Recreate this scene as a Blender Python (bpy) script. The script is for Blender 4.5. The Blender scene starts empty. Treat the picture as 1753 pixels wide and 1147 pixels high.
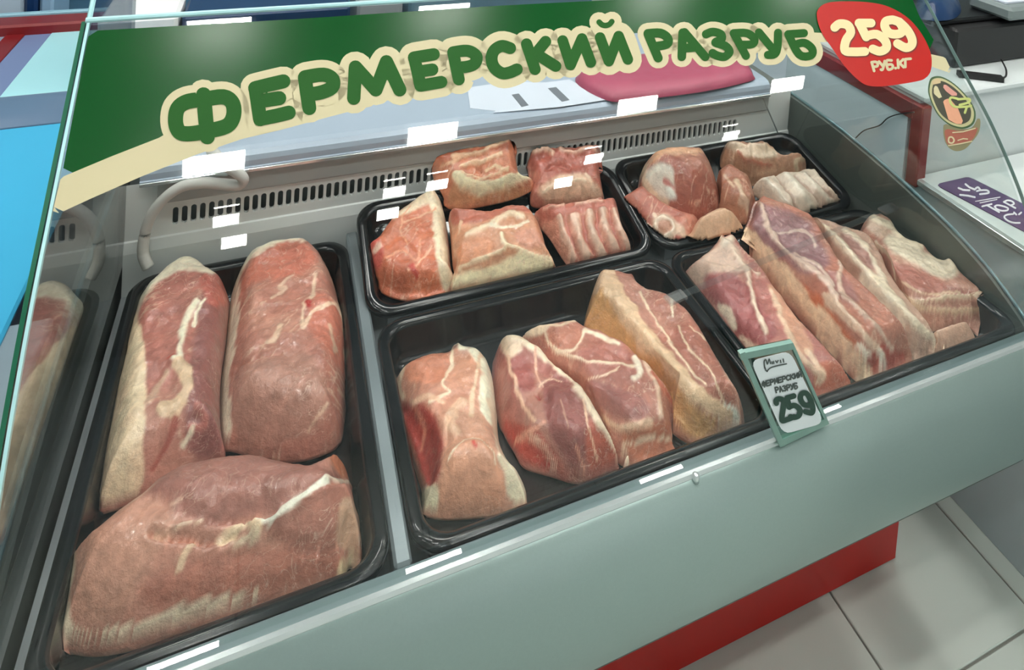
import bpy, math, random
import numpy as np
from mathutils import Matrix, Vector

# ---------------------------------------------------------------- camera
# Lengths in metres. "Deck frame": z = 0 is the rim plane of the meat trays, x runs along the counter,
# y goes away from the customer. The shop floor lies at deck z = -0.60, so world z = deck z + DZ.
DZ = 0.60
YAW, PITCH, ROLL, FPX, PPX, PPY = 0.4024, -0.0504, 0.0712, 1174.9659, 969.1234, -321.5029
CAM = np.array([0.167, -0.6722, 0.8392])
W, H = 1753, 1147
FWD = np.array([math.sin(YAW)*math.cos(PITCH), math.cos(YAW)*math.cos(PITCH), math.sin(PITCH)])
_rg = np.cross(FWD, [0, 0, 1.0]); _rg /= np.linalg.norm(_rg); _up = np.cross(_rg, FWD)
RGT = math.cos(ROLL)*_rg + math.sin(ROLL)*_up
UPV = -math.sin(ROLL)*_rg + math.cos(ROLL)*_up
scene = bpy.context.scene
col = scene.collection
cd = bpy.data.cameras.new('camera'); cam = bpy.data.objects.new('camera', cd); col.objects.link(cam)
cd.sensor_fit = 'HORIZONTAL'; cd.sensor_width = 36; cd.lens = FPX/W*36
cd.shift_x = (W/2-PPX)/W; cd.shift_y = -(H/2-PPY)/W
cd.clip_start = 0.02
cam.matrix_world = Matrix(((RGT[0], UPV[0], -FWD[0], CAM[0]), (RGT[1], UPV[1], -FWD[1], CAM[1]),
                           (RGT[2], UPV[2], -FWD[2], CAM[2]+DZ), (0, 0, 0, 1)))
scene.camera = cam
# ---------------------------------------------------------------- world and exposure
wd = bpy.data.worlds.new('shop_ambient'); scene.world = wd; wd.use_nodes = True
bg = wd.node_tree.nodes['Background']; bg.inputs[0].default_value = (0.80, 0.92, 1.0, 1); bg.inputs[1].default_value = 0.0
scene.view_settings.view_transform = 'Standard'; scene.view_settings.look = 'None'
scene.view_settings.gamma = 1.0; scene.view_settings.use_curve_mapping = False
scene.view_settings.exposure = 0.15
LAMP = 88.0
# ---------------------------------------------------------------- projection helpers
def ray(u, v): return FWD + RGT*((u-PPX)/FPX) - UPV*((v-PPY)/FPX)
def at(u, v, ax, val):
    d = ray(u, v); return CAM + d*((val-CAM[ax])/d[ax])
def proj(P):
    d = np.asarray(P, float)-CAM; z = d@FWD
    return np.stack([PPX+FPX*(d@RGT)/z, PPY-FPX*(d@UPV)/z], -1)
def srgb(c):
    c = np.asarray(c, float)/255.0
    return np.where(c <= .04045, c/12.92, ((c+.055)/1.055)**2.4)
# ---------------------------------------------------------------- materials
MATS = {}
def mat(name, rgb=(200, 200, 200), rough=.5, metal=0., spec=.5, noise=0., nscale=30., bump=0., bscale=80., coat=0., emit=0.):
    if name in MATS: return MATS[name]
    m = bpy.data.materials.new(name); m.use_nodes = True; nt = m.node_tree; N = nt.nodes; L = nt.links
    b = N['Principled BSDF']; c = tuple(srgb(rgb))+(1,)
    b.inputs['Base Color'].default_value = c; b.inputs['Roughness'].default_value = rough
    b.inputs['Metallic'].default_value = metal; b.inputs['Specular IOR Level'].default_value = spec
    b.inputs['Coat Weight'].default_value = coat
    if emit:
        b.inputs['Emission Color'].default_value = c; b.inputs['Emission Strength'].default_value = emit
    tc = N.new('ShaderNodeTexCoord')
    nz = N.new('ShaderNodeTexNoise'); nz.inputs['Scale'].default_value = nscale; nz.inputs['Detail'].default_value = 4
    L.new(tc.outputs['Object'], nz.inputs['Vector'])
    mx = N.new('ShaderNodeMix'); mx.data_type = 'RGBA'; mx.blend_type = 'MULTIPLY'; mx.inputs['Factor'].default_value = noise
    mx.inputs[6].default_value = c
    rp = N.new('ShaderNodeMapRange'); rp.inputs['To Min'].default_value = .55; rp.inputs['To Max'].default_value = 1.35
    L.new(nz.outputs['Fac'], rp.inputs['Value']); L.new(rp.outputs['Result'], mx.inputs[7]); L.new(mx.outputs[2], b.inputs['Base Color'])
    if bump:
        n2 = N.new('ShaderNodeTexNoise'); n2.inputs['Scale'].default_value = bscale; n2.inputs['Detail'].default_value = 3
        L.new(tc.outputs['Object'], n2.inputs['Vector'])
        bp = N.new('ShaderNodeBump'); bp.inputs['Strength'].default_value = bump; bp.inputs['Distance'].default_value = .002
        L.new(n2.outputs['Fac'], bp.inputs['Height']); L.new(bp.outputs['Normal'], b.inputs['Normal'])
    MATS[name] = m; return m
def glass_mat(name, tint, f0=.045, rough=0.0):
    if name in MATS: return MATS[name]
    m = bpy.data.materials.new(name); m.use_nodes = True; nt = m.node_tree; N = nt.nodes; L = nt.links
    N.remove(N['Principled BSDF']); out = N['Material Output']
    tr = N.new('ShaderNodeBsdfTransparent'); tr.inputs[0].default_value = (*tint, 1)
    gl = N.new('ShaderNodeBsdfGlossy'); gl.inputs['Roughness'].default_value = rough
    lw = N.new('ShaderNodeLayerWeight'); lw.inputs['Blend'].default_value = .5
    pw = N.new('ShaderNodeMath'); pw.operation = 'POWER'; pw.inputs[1].default_value = 5
    ma = N.new('ShaderNodeMath'); ma.operation = 'MULTIPLY_ADD'; ma.inputs[1].default_value = 1-f0; ma.inputs[2].default_value = f0
    mx = N.new('ShaderNodeMixShader')
    L.new(lw.outputs['Facing'], pw.inputs[0]); L.new(pw.outputs[0], ma.inputs[0]); L.new(ma.outputs[0], mx.inputs[0])
    L.new(tr.outputs[0], mx.inputs[1]); L.new(gl.outputs[0], mx.inputs[2]); L.new(mx.outputs[0], out.inputs[0])
    MATS[name] = m; return m
def meat_mat():
    m = bpy.data.materials.new('raw_meat'); m.use_nodes = True; nt = m.node_tree; N = nt.nodes; L = nt.links
    b = N['Principled BSDF']; at_ = N.new('ShaderNodeAttribute'); at_.attribute_name = 'Col'
    tc = N.new('ShaderNodeTexCoord')
    # fine muscle grain and marbling
    mp = N.new('ShaderNodeMapping'); mp.inputs['Scale'].default_value = (1, 1, 1)
    L.new(tc.outputs['Object'], mp.inputs['Vector'])
    n1 = N.new('ShaderNodeTexNoise'); n1.inputs['Scale'].default_value = 55; n1.inputs['Detail'].default_value = 6; n1.inputs['Roughness'].default_value = .65
    n1.inputs['Distortion'].default_value = .8
    L.new(mp.outputs[0], n1.inputs['Vector'])
    r1 = N.new('ShaderNodeMapRange'); r1.inputs['From Min'].default_value = .3; r1.inputs['From Max'].default_value = .7
    r1.inputs['To Min'].default_value = .78; r1.inputs['To Max'].default_value = 1.2
    L.new(n1.outputs['Fac'], r1.inputs['Value'])
    mx = N.new('ShaderNodeMix'); mx.data_type = 'RGBA'; mx.blend_type = 'MULTIPLY'; mx.inputs['Factor'].default_value = 1
    L.new(at_.outputs['Color'], mx.inputs[6]); L.new(r1.outputs[0], mx.inputs[7])
    n2 = N.new('ShaderNodeTexNoise'); n2.inputs['Scale'].default_value = 26; n2.inputs['Detail'].default_value = 3; n2.inputs['Distortion'].default_value = 2.2
    L.new(tc.outputs['Object'], n2.inputs['Vector'])
    # thin pale veins where the noise crosses its middle
    s = N.new('ShaderNodeMath'); s.operation = 'SUBTRACT'; s.inputs[1].default_value = .5; L.new(n2.outputs['Fac'], s.inputs[0])
    a = N.new('ShaderNodeMath'); a.operation = 'ABSOLUTE'; L.new(s.outputs[0], a.inputs[0])
    r2 = N.new('ShaderNodeMapRange'); r2.inputs['From Min'].default_value = 0; r2.inputs['From Max'].default_value = .014
    r2.inputs['To Min'].default_value = .58; r2.inputs['To Max'].default_value = 0
    L.new(a.outputs[0], r2.inputs['Value'])
    n3 = N.new('ShaderNodeTexNoise'); n3.inputs['Scale'].default_value = 9; L.new(tc.outputs['Object'], n3.inputs['Vector'])
    r3 = N.new('ShaderNodeMapRange'); r3.inputs['From Min'].default_value = .45; r3.inputs['From Max'].default_value = .62; L.new(n3.outputs['Fac'], r3.inputs['Value'])
    vm = N.new('ShaderNodeMath'); vm.operation = 'MULTIPLY'; L.new(r2.outputs[0], vm.inputs[0]); L.new(r3.outputs[0], vm.inputs[1])
    m2 = N.new('ShaderNodeMix'); m2.data_type = 'RGBA'; m2.inputs[7].default_value = (*srgb((238, 200, 178)), 1)
    L.new(vm.outputs[0], m2.inputs[0]); L.new(mx.outputs[2], m2.inputs[6]); L.new(m2.outputs[2], b.inputs['Base Color'])
    b.inputs['Roughness'].default_value = .32; b.inputs['Specular IOR Level'].default_value = .5
    b.inputs['Coat Weight'].default_value = .35; b.inputs['Coat Roughness'].default_value = .14
    nb = N.new('ShaderNodeTexNoise'); nb.inputs['Scale'].default_value = 70; nb.inputs['Detail'].default_value = 5; nb.inputs['Roughness'].default_value = .6
    L.new(tc.outputs['Object'], nb.inputs['Vector'])
    bp = N.new('ShaderNodeBump'); bp.inputs['Strength'].default_value = .7; bp.inputs['Distance'].default_value = .004
    L.new(nb.outputs['Fac'], bp.inputs['Height']); L.new(bp.outputs['Normal'], b.inputs['Normal'])
    return m
MEAT = meat_mat()
WHITE_METAL = mat('white_painted_metal', (232, 236, 234), .42, noise=.12, nscale=6)
STEEL = mat('brushed_grey_metal', (176, 182, 186), .34, .45, noise=.15, nscale=8)
SILVER = mat('silver_painted_panel', (150, 170, 166), .42, .3, noise=.10, nscale=300, bump=.03, bscale=700)
RED = mat('red_plinth_paint', (196, 18, 12), .4, noise=.15, nscale=12)
DARKRED = mat('dark_red_frame', (128, 26, 30), .4, noise=.2, nscale=10)
BLACK_TRAY = mat('black_tray_plastic', (10, 12, 16), .16, spec=.45, noise=.25, nscale=60, bump=.025, bscale=120)
DARK = mat('dark_void', (14, 15, 16), .8)
GREY_PANEL = mat('grey_end_panel', (96, 102, 98), .45, noise=.15, nscale=8)
GLASS = glass_mat('clear_glass', (.965, .98, .975), .032)
SIDEGLASS = glass_mat('side_glass', (.93, .96, .95), .06)
MIRRORGLASS = glass_mat('mirrored_side_glass', (.90, .93, .92), .17)
EDGE = mat('green_glass_edge', (30, 96, 70), .15, spec=.8, noise=.3, nscale=15)
EDGE_PALE = mat('pale_glass_edge', (176, 222, 226), .15, spec=.8, noise=.2, nscale=12)
VGREEN = mat('green_vinyl', (2, 72, 25), .20, spec=.2, noise=.08, nscale=9)
LGREEN = mat('letter_green_vinyl', (22, 82, 20), .45, spec=.15, noise=.1, nscale=20)
CREAM = mat('cream_vinyl', (192, 184, 148), .45, spec=.3, noise=.06, nscale=14)
VRED = mat('red_vinyl', (172, 22, 14), .42, spec=.3, noise=.08, nscale=14)
# ---------------------------------------------------------------- object helpers
def mesh_obj(name, V, Fc, m, origin=None, smooth=False):
    V = np.asarray(V, float)
    o0 = np.array([0., 0, 0]) if origin is None else np.asarray(origin, float)
    me = bpy.data.meshes.new(name); me.from_pydata((V-o0).tolist(), [], [list(map(int, f)) for f in Fc]); me.update()
    if m: me.materials.append(m)
    if smooth: me.polygons.foreach_set('use_smooth', [True]*len(me.polygons))
    o = bpy.data.objects.new(name, me); col.objects.link(o); o.location = o0
    return o
def tag(o, label, cat, group=None):
    o['label'] = label; o['category'] = cat
    if group: o['group'] = group
    return o
def thing(name, label, cat, loc=(0, 0, 0), group=None):
    o = bpy.data.objects.new(name, None); col.objects.link(o); o.location = loc; o.empty_display_size = .05
    return tag(o, label, cat, group)
def part(parent, name, V, Fc, m, smooth=False, label=None):
    po = np.array(parent.location); gp = parent.parent
    while gp: po = po+np.array(gp.location); gp = gp.parent
    o = mesh_obj(name, np.asarray(V, float)-po, Fc, m, None, smooth); o.parent = parent
    if label: o['label'] = label
    return o
def single(name, V, Fc, m, label, cat, group=None, smooth=False):
    V = np.asarray(V, float); mn, mx = V.min(0), V.max(0)
    return tag(mesh_obj(name, V, Fc, m, [(mn[0]+mx[0])/2, (mn[1]+mx[1])/2, mn[2]], smooth), label, cat, group)
def struct(name, V, Fc, m):
    o = mesh_obj(name, V, Fc, m); o['kind'] = 'structure'; return o
def box(x0, x1, y0, y1, z0, z1, b=0.):
    """box, bevelled by b on all edges when b > 0 (24-vertex chamfer)"""
    if b <= 0:
        V = [(x, y, z) for x in (x0, x1) for y in (y0, y1) for z in (z0, z1)]
        return V, [(0, 1, 3, 2), (4, 6, 7, 5), (0, 4, 5, 1), (2, 3, 7, 6), (0, 2, 6, 4), (1, 5, 7, 3)]
    V = []; idx = {}
    for i, x in enumerate((x0, x1)):
        for j, y in enumerate((y0, y1)):
            for k, z in enumerate((z0, z1)):
                sx, sy, sz = (1-2*i)*b, (1-2*j)*b, (1-2*k)*b
                for a, p in enumerate(((x, y+sy, z+sz), (x+sx, y, z+sz), (x+sx, y+sy, z))):
                    idx[i, j, k, a] = len(V); V.append(p)
    Fc = []
    for i in (0, 1): Fc.append([idx[i, j, k, 0] for j, k in ((0, 0), (0, 1), (1, 1), (1, 0))])
    for j in (0, 1): Fc.append([idx[i, j, k, 1] for i, k in ((0, 0), (1, 0), (1, 1), (0, 1))])
    for k in (0, 1): Fc.append([idx[i, j, k, 2] for i, j in ((0, 0), (0, 1), (1, 1), (1, 0))])
    for j in (0, 1):
        for k in (0, 1): Fc.append([idx[0, j, k, 1], idx[0, j, k, 2], idx[1, j, k, 2], idx[1, j, k, 1]])
    for i in (0, 1):
        for k in (0, 1): Fc.append([idx[i, 0, k, 0], idx[i, 0, k, 2], idx[i, 1, k, 2], idx[i, 1, k, 0]])
    for i in (0, 1):
        for j in (0, 1): Fc.append([idx[i, j, 0, 0], idx[i, j, 0, 1], idx[i, j, 1, 1], idx[i, j, 1, 0]])
    for i in (0, 1):
        for j in (0, 1):
            for k in (0, 1): Fc.append([idx[i, j, k, a] for a in (0, 1, 2)])
    return V, Fc
def extrude_x(profile, x0, x1, closed=True):
    n = len(profile); V = [(x0, y, z) for y, z in profile]+[(x1, y, z) for y, z in profile]
    Fc = [(i, (i+1) % n, n+(i+1) % n, n+i) for i in range(n if closed else n-1)]
    if closed: Fc += [list(range(n))[::-1], list(range(n, 2*n))]
    return V, Fc
def tube(pts, r, seg=10, cap=True):
    P = [np.array(p, float) for p in pts]; n = len(P); V = []; Fc = []
    up = np.array([0, 0, 1.])
    for i in range(n):
        t = P[min(i+1, n-1)]-P[max(i-1, 0)]; t /= np.linalg.norm(t)+1e-12
        a = np.cross(t, up)
        if np.linalg.norm(a) < .15: a = np.cross(t, [1., 0, 0])
        a /= np.linalg.norm(a); b = np.cross(a, t); rr = r[i] if hasattr(r, '__len__') else r
        for k in range(seg):
            th = 2*math.pi*k/seg; V.append(P[i]+rr*(math.cos(th)*a+math.sin(th)*b))
    for i in range(n-1):
        for k in range(seg): Fc.append((i*seg+k, i*seg+(k+1) % seg, (i+1)*seg+(k+1) % seg, (i+1)*seg+k))
    if cap: Fc += [list(range(seg))[::-1], list(range((n-1)*seg, n*seg))]
    return V, Fc
def catmull(pts, n=8, closed=False):
    P = [np.array(p, float) for p in pts]; m = len(P); out = []
    for i in range(m if closed else m-1):
        if closed: a, b, c, d = P[i-1], P[i], P[(i+1) % m], P[(i+2) % m]
        else: a, b, c, d = P[max(i-1, 0)], P[i], P[i+1], P[min(i+2, m-1)]
        for k in range(n):
            t = k/n; out.append(.5*((2*b)+(-a+c)*t+(2*a-5*b+4*c-d)*t*t+(-a+3*b-3*c+d)*t**3))
    if not closed: out.append(P[-1])
    return np.array(out)
def merge(*VF):
    V = []; Fc = []
    for v, f in VF:
        o = len(V); V += [tuple(p) for p in v]; Fc += [[i+o for i in q] for q in f]
    return V, Fc
def seg_dist(P, A, B):
    """distance of points P (n,2) to segments A->B (m,2): returns min distance, index, nearest point"""
    best = np.full(len(P), 1e9); near = np.zeros_like(P)
    for a, b in zip(A, B):
        ab = b-a; t = np.clip(((P-a)@ab)/(ab@ab+1e-18), 0, 1); q = a+t[:, None]*ab
        d = np.hypot(*(P-q).T); k = d < best; best[k] = d[k]; near[k] = q[k]
    return best, near
def inside(P, poly):
    r = np.zeros(len(P), bool); x, y = P.T
    for a, b in zip(poly, np.roll(poly, -1, 0)):
        c = (a[1] > y) != (b[1] > y)
        with np.errstate(divide='ignore', invalid='ignore'):
            xi = (b[0]-a[0])*(y-a[1])/(b[1]-a[1]+1e-15)+a[0]
        r ^= c & (x < xi)
    return r
def polygrid(poly, step):
    """grid mesh that fills a polygon, its border snapped onto the outline"""
    poly = np.asarray(poly, float); mn, mx = poly.min(0)-step, poly.max(0)+step
    nx, ny = int((mx[0]-mn[0])/step)+2, int((mx[1]-mn[1])/step)+2
    X, Y = np.meshgrid(mn[0]+step*np.arange(nx), mn[1]+step*np.arange(ny), indexing='ij')
    P = np.stack([X.ravel(), Y.ravel()], 1); ins = inside(P, poly)
    d, near = seg_dist(P, poly, np.roll(poly, -1, 0))
    ok = (ins & (d > .3*step)).reshape(nx, ny)
    cell = ok[:-1, :-1] & ok[1:, :-1] & ok[1:, 1:] & ok[:-1, 1:]
    I, J = np.nonzero(cell); ID = np.arange(nx*ny).reshape(nx, ny)
    Fc = np.stack([ID[I, J], ID[I+1, J], ID[I+1, J+1], ID[I, J+1]], 1)
    used = np.unique(Fc); rm = np.full(nx*ny, -1); rm[used] = np.arange(len(used)); Fc = rm[Fc]
    P = P[used]; d = d[used]; near = near[used]
    E = {}
    for f in Fc.tolist():
        for a, b in ((f[0], f[1]), (f[1], f[2]), (f[2], f[3]), (f[3], f[0])):
            if (b, a) in E: del E[b, a]
            else: E[a, b] = 1
    bnd = list(E.keys()); bv = np.unique(np.array(bnd).ravel())
    P[bv] = near[bv]; d[bv] = 0
    return P, Fc, d, bnd
RNG = np.random.RandomState(7)
LAT = RNG.rand(256, 256)
def vnoise(x, y):
    xi, yi = np.floor(x).astype(int), np.floor(y).astype(int); fx, fy = x-xi, y-yi
    fx = fx*fx*(3-2*fx); fy = fy*fy*(3-2*fy); g = lambda a, b: LAT[a % 256, b % 256]
    return (g(xi, yi)*(1-fx)+g(xi+1, yi)*fx)*(1-fy)+(g(xi, yi+1)*(1-fx)+g(xi+1, yi+1)*fx)*fy
def fbm(x, y, o=4):
    r = 0; a = .5
    for k in range(o): r = r+a*(vnoise(x*2**k+17*k, y*2**k+31*k)-.5); a *= .5
    return r
def sstep(a, b, x): t = np.clip((x-a)/(b-a+1e-12), 0, 1); return t*t*(3-2*t)
# ================================================================ SETTING
FZ = -DZ
floor_root = bpy.data.objects.new('floor', None); col.objects.link(floor_root); floor_root['kind'] = 'structure'
TILE = mat('pale_floor_tile', (196, 206, 198), .30, noise=.1, nscale=5)
GROUT = mat('floor_grout', (120, 120, 114), .8)
part(floor_root, 'grout_bed', *box(-3, 5, -3.2, 3.6, FZ-.04, FZ-.004), GROUT)
tw = .33; tv = None
for i in range(-3, 9):
    for j in range(-4, 5):
        x0 = 1.16+tw*(i-4); y0 = .02+tw*j
        V, Fc = box(x0+.002, x0+tw-.002, y0+.002, y0+tw-.002, FZ-.012, FZ, .0015)
        if tv is None:
            o = part(floor_root, 'floor_tile', V, Fc, TILE); tv = (o, x0, y0)
        else:
            o = tv[0].copy(); col.objects.link(o); o.location = (x0-tv[1], y0-tv[2], 0)
part(floor_root, 'far_floor', *merge(box(-3, 1.16+tw*5-.0, -3.2, .02-4*tw-.004, FZ-.012, FZ), box(1.16+tw*5+.002, 5, -3.2, 3.6, FZ-.012, FZ), box(-3, 1.16+tw*5-.002, .02+5*tw+.002, 3.6, FZ-.012, FZ)), TILE)
CZ = 2.2
struct('ceiling', *box(-3, 5, -3.2, 3.6, CZ+.02, CZ+.06), mat('white_ceiling', (170, 176, 178), .8, noise=.08, nscale=4))
WALLM = mat('pale_shop_wall', (206, 212, 212), .8, noise=.08, nscale=2)
struct('wall_left', *box(-3.1, -3, -3.2, 3.6, FZ, CZ+.02), WALLM)
struct('wall_right', *box(5, 5.1, -3.2, 3.6, FZ, CZ+.02), WALLM)
struct('wall_front', *box(-3.1, 5.1, -3.3, -3.2, FZ, CZ+.02), WALLM)
struct('wall_back', *box(-3, 5, 3.5, 3.6, FZ, CZ+.02), mat('pale_blue_wall', (176, 204, 214), .7, noise=.15, nscale=2))
LAMPM = mat('lamp_diffuser', (255, 252, 246), .5, emit=LAMP)
rows = [(-1.45, 'farthest behind the customer'), (-1.12, 'over the customer aisle'), (-.58, 'just ahead of the glass top'), (.1, 'above the meat trays'), (.8, 'above the rear worktop'), (1.6, 'over the back of the shop')]
first = None
for r, (y, _) in enumerate(rows):
    for x in ((-.86, 0.02, .85, 1.84, 2.75) if r else ()):
        if first is None:
            t = thing('ceiling_lamp_offscreen', 'small white rectangular led panel set in the shop ceiling', 'lamp', (x, y, CZ), 'ceiling led panels')
            part(t, 'lamp_frame', *box(x-.12, x+.12, y-.05, y+.05, CZ-.004, CZ+.02, .003), WHITE_METAL)
            part(t, 'diffuser', *box(x-.105, x+.105, y-.038, y+.038, CZ-.008, CZ+.0, .001), LAMPM)
            first = t
        else:
            t = first.copy(); col.objects.link(t); t.location = (x, y, CZ)
            for c in list(first.children):
                k = c.copy(); col.objects.link(k); k.parent = t
for x, y in ((.07, -1.30), (.70, -1.30), (.88, -1.30), (1.62, -1.30), (.10, -1.50), (.69, -1.50), (1.5, -1.50), (2.4, -1.30)):
    t = first.copy(); col.objects.link(t); t.location = (x, y, CZ); t.scale = (.42, .8, 1)
    t['label'] = 'half-size white led panel in the ceiling behind the customer aisle'; t['group'] = 'half-size ceiling panels'
    for c in list(first.children):
        k = c.copy(); col.objects.link(k); k.parent = t
# ================================================================ DISPLAY COUNTER
XL, XR = -.025, 1.335
counter = thing('display_counter', 'long chilled meat display counter with silver front, red plinth and curved glass', 'display counter', (.65, .3, FZ))
fp = catmull([(-.006, -.002), (-.020, .001), (-.030, -.006), (-.046, -.03), (-.055, -.075), (-.053, -.125), (-.043, -.162), (-.026, -.190)], 6)
front = [tuple(p) for p in fp]+[(.004, -.205), (.004, -.03), (-.004, -.03)]
part(counter, 'front_panel', *extrude_x(front, XL-.02, XR+.02), SILVER, True, 'silver rounded front bumper panel')
RAIL = mat('polished_rail', (226, 234, 234), .16, .7)
part(counter, 'front_rail', *extrude_x([(-.0245, .0005), (-.0225, .004), (-.018, .0045), (-.0165, .0015), (-.018, -.004), (-.0245, -.004)], XL, XR), RAIL, False, 'bright polished trim rail')
part(counter, 'ledge', *box(XL, XR, -.017, -.0005, -.02, .0005, .002), mat('dull_ledge', (112, 130, 132), .35, .3, noise=.1))
part(counter, 'plinth', *box(XL-.01, 1.322, .18, .8, FZ+.001, -.195, .004), RED, False, 'dark red plinth panel')
part(counter, 'underside', *box(XL, XR, -.012, .6, -.215, -.187), GREY_PANEL)
part(counter, 'deck', *box(XL, XR, .006, .60, -.075, -.0528), STEEL)
for xa, xb in ((.37, .81), (.88, 1.29)):
    part(counter, 'tray_support', *extrude_x([(.3805, -.0257), (.5366, .0093), (.5366, -.056), (.3805, -.056)], xa, xb), STEEL)
part(counter, 'deck_divider', *box(.3205, .3395, .004, .56, -.03, -.004, .003), mat('divider_metal', (140, 150, 154), .3, .4), False, 'grey metal divider between trays')
# --- slotted back wall: a sheet with real slots
SW, SH, SP, Z0s, YW = .0086, .030, .01346, .066, .58
ns = int(1.145/SP); V = []; Fc = []; x0s = .040
zb, zt = .030, .130
def stadium(cx, n=6):
    r = SW/2; pts = []
    for k in range(n+1): a = math.pi*k/n; pts.append((cx+r*math.cos(a), Z0s+SH/2-r+r*math.sin(a)))
    for k in range(n+1): a = math.pi+math.pi*k/n; pts.append((cx+r*math.cos(a), Z0s-SH/2+r+r*math.sin(a)))
    return pts
for i in range(ns):
    cx = x0s+SP*(i+.5); st = stadium(cx); m_ = len(st); b0 = len(V)
    z1, z2 = Z0s-SH/2-.006, Z0s+SH/2+.006
    outer = []
    for (x, z) in st:
        dx, dz = (x-cx)/(SP/2), (z-Z0s)/((z2-z1)/2); s_ = max(abs(dx), abs(dz)); outer.append((cx+dx/s_*SP/2, Z0s+dz/s_*(z2-z1)/2))
    V += [(x, YW, z) for x, z in st]+[(x, YW, z) for x, z in outer]+[(x, YW+.006, z) for x, z in st]
    for k in range(m_):
        k2 = (k+1) % m_
        Fc.append((b0+k, b0+k2, b0+m_+k2, b0+m_+k)); Fc.append((b0+k, b0+2*m_+k, b0+2*m_+k2, b0+k2))
    # four corner fillers
    for sx, sz in ((1, 1), (-1, 1), (-1, -1), (1, -1)):
        pts = [j for j in range(m_) if (outer[j][0]-cx)*sx > 0 and (outer[j][1]-Z0s)*sz > 0]
        onx = [j for j in pts if abs(abs(outer[j][0]-cx)-SP/2) < 1e-9]; onz = [j for j in pts if abs(abs(outer[j][1]-Z0s)-(z2-z1)/2) < 1e-9]
        if onx and onz:
            a = max(onx, key=lambda j: abs(outer[j][1]-Z0s)); c = max(onz, key=lambda j: abs(outer[j][0]-cx))
            V.append((cx+sx*SP/2, YW, Z0s+sz*(z2-z1)/2)); Fc.append((b0+m_+a, len(V)-1, b0+m_+c))
xe = x0s+SP*ns
for (a, b, c, d) in ((XL, x0s, z1, z2), (xe, XR, z1, z2), (XL, XR, zb, z1), (XL, XR, z2, zt)):
    n0 = len(V); V += [(a, YW, c), (b, YW, c), (b, YW, d), (a, YW, d)]; Fc.append((n0, n0+1, n0+2, n0+3))
part(counter, 'vent_wall', V, Fc, WHITE_METAL, False, 'white back wall pierced by a row of narrow vent slots')
part(counter, 'vent_duct', *box(XL, XR, .612, .619, .0, .133), mat('duct_sheet', (120, 124, 124), .6))
part(counter, 'wall_foot', *extrude_x([(.572, -.06), (.572, .018), (.577, .034), (.581, .036), (.59, .036), (.59, -.06)], XL, XR), WHITE_METAL)
part(counter, 'wall_step', *extrude_x([(.5775, .092), (.574, .096), (.574, .132), (.585, .132), (.585, .092)], .02, 1.265), mat('matt_grey_sheet', (176, 180, 178), .5, noise=.1, nscale=6))
# --- rear worktop
wt = [(.566, .1335), (.566, .139), (.5685, .1405), (.5685, .150), (.571, .158), (.578, .164), (.59, .1665), (.95, .1665), (.95, .1335)]
part(counter, 'worktop', *extrude_x(wt, -.005, 1.262), mat('blue_grey_worktop', (172, 186, 202), .30, .1, noise=.08, nscale=5), False, 'blue-grey rear worktop')
part(counter, 'worktop_lip', *box(-.005, 1.262, .5645, .5675, .1315, .1375, .0008), RAIL)
part(counter, 'rear_body', *box(XL, XR, .62, .94, FZ+.08, .133), GREY_PANEL)
# --- end panels
sp = [(.93, .118), (.67, .117), (.478, .111), (.38, .102), (.287, .089), (.21, .074), (.152, .061), (.09, .040), (.045, .017), (.012, -.004), (-.012, -.03)]
sp = [tuple(p) for p in catmull(sp, 4)]
for xa, xb, nm in ((XR+.002, XR+.022, 'right'), (XL-.030, XL-.010, 'left')):
    pr = sp+[(.0, -.215), (.93, -.215)]
    part(counter, 'end_panel', *extrude_x(pr, xa, xb), GREY_PANEL)
    part(counter, 'end_trim', *tube([((xa+xb)/2, y, z+.003) for y, z in sp], .0032, 8), mat('pale_blue_trim', (120, 150, 160), .3, .3))
part(counter, 'corner_trim', *tube([at(1306, 168, 1, .575), at(1345, 259, 1, .57), at(1364, 304, 1, .565)], .0018, 6), RAIL)
# --- curved front glass
PROF = catmull([(-.010, .001), (-.010, .05), (-.003, .10), (.010, .15), (.034, .20), (.066, .25), (.103, .30), (.1477, .35), (.1924, .40), (.2371, .45), (.288, .507)], 5)
def prof_normals(P):
    T = np.gradient(P, axis=0); T /= np.linalg.norm(T, axis=1)[:, None]; return np.stack([-T[:, 1], T[:, 0]], 1)
PN = prof_normals(PROF)
inner = PROF-PN*.005
part(counter, 'front_glass', *extrude_x([tuple(p) for p in PROF]+[tuple(p) for p in inner[::-1]], XL-.004, XR+.004), GLASS, False, 'tilted curved clear front glass')
def edge_strip(x, w, off=.0005, th=.006):
    A = PROF+PN*off; B = PROF-PN*th; return extrude_x([tuple(p) for p in A]+[tuple(p) for p in B[::-1]], x-w/2, x+w/2)
part(counter, 'glass_edge', *edge_strip(XL-.006, .004), EDGE, False, 'green cut edge of the front glass')
part(counter, 'glass_edge', *edge_strip(XL-.001, .003), EDGE_PALE)
part(counter, 'glass_edge', *edge_strip(XR+.005, .0008), mat('grey_glass_edge', (120, 150, 146), .2), False, 'green cut edge of the front glass')
part(counter, 'glass_edge', *tube([(XL-.004, .289, .508), (XR+.004, .289, .508)], .0035, 8), EDGE_PALE, False, 'pale top edge of the front glass')
def side_outline(inset):
    A = PROF-PN*inset
    return [tuple(p) for p in A]+[(.33, .535), (.40, .555), (.50, .545), (.60, .50), (.60, 0.0), (-.0, 0.0)]
part(counter, 'side_glass', *extrude_x(side_outline(.008), XL-.005, XL), MIRRORGLASS, False, 'clear side glass reflecting the meat')
part(counter, 'side_glass', *extrude_x(side_outline(.008), XR-.002, XR+.002), SIDEGLASS, False, 'clear side glass')
so = side_outline(.008)
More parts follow.
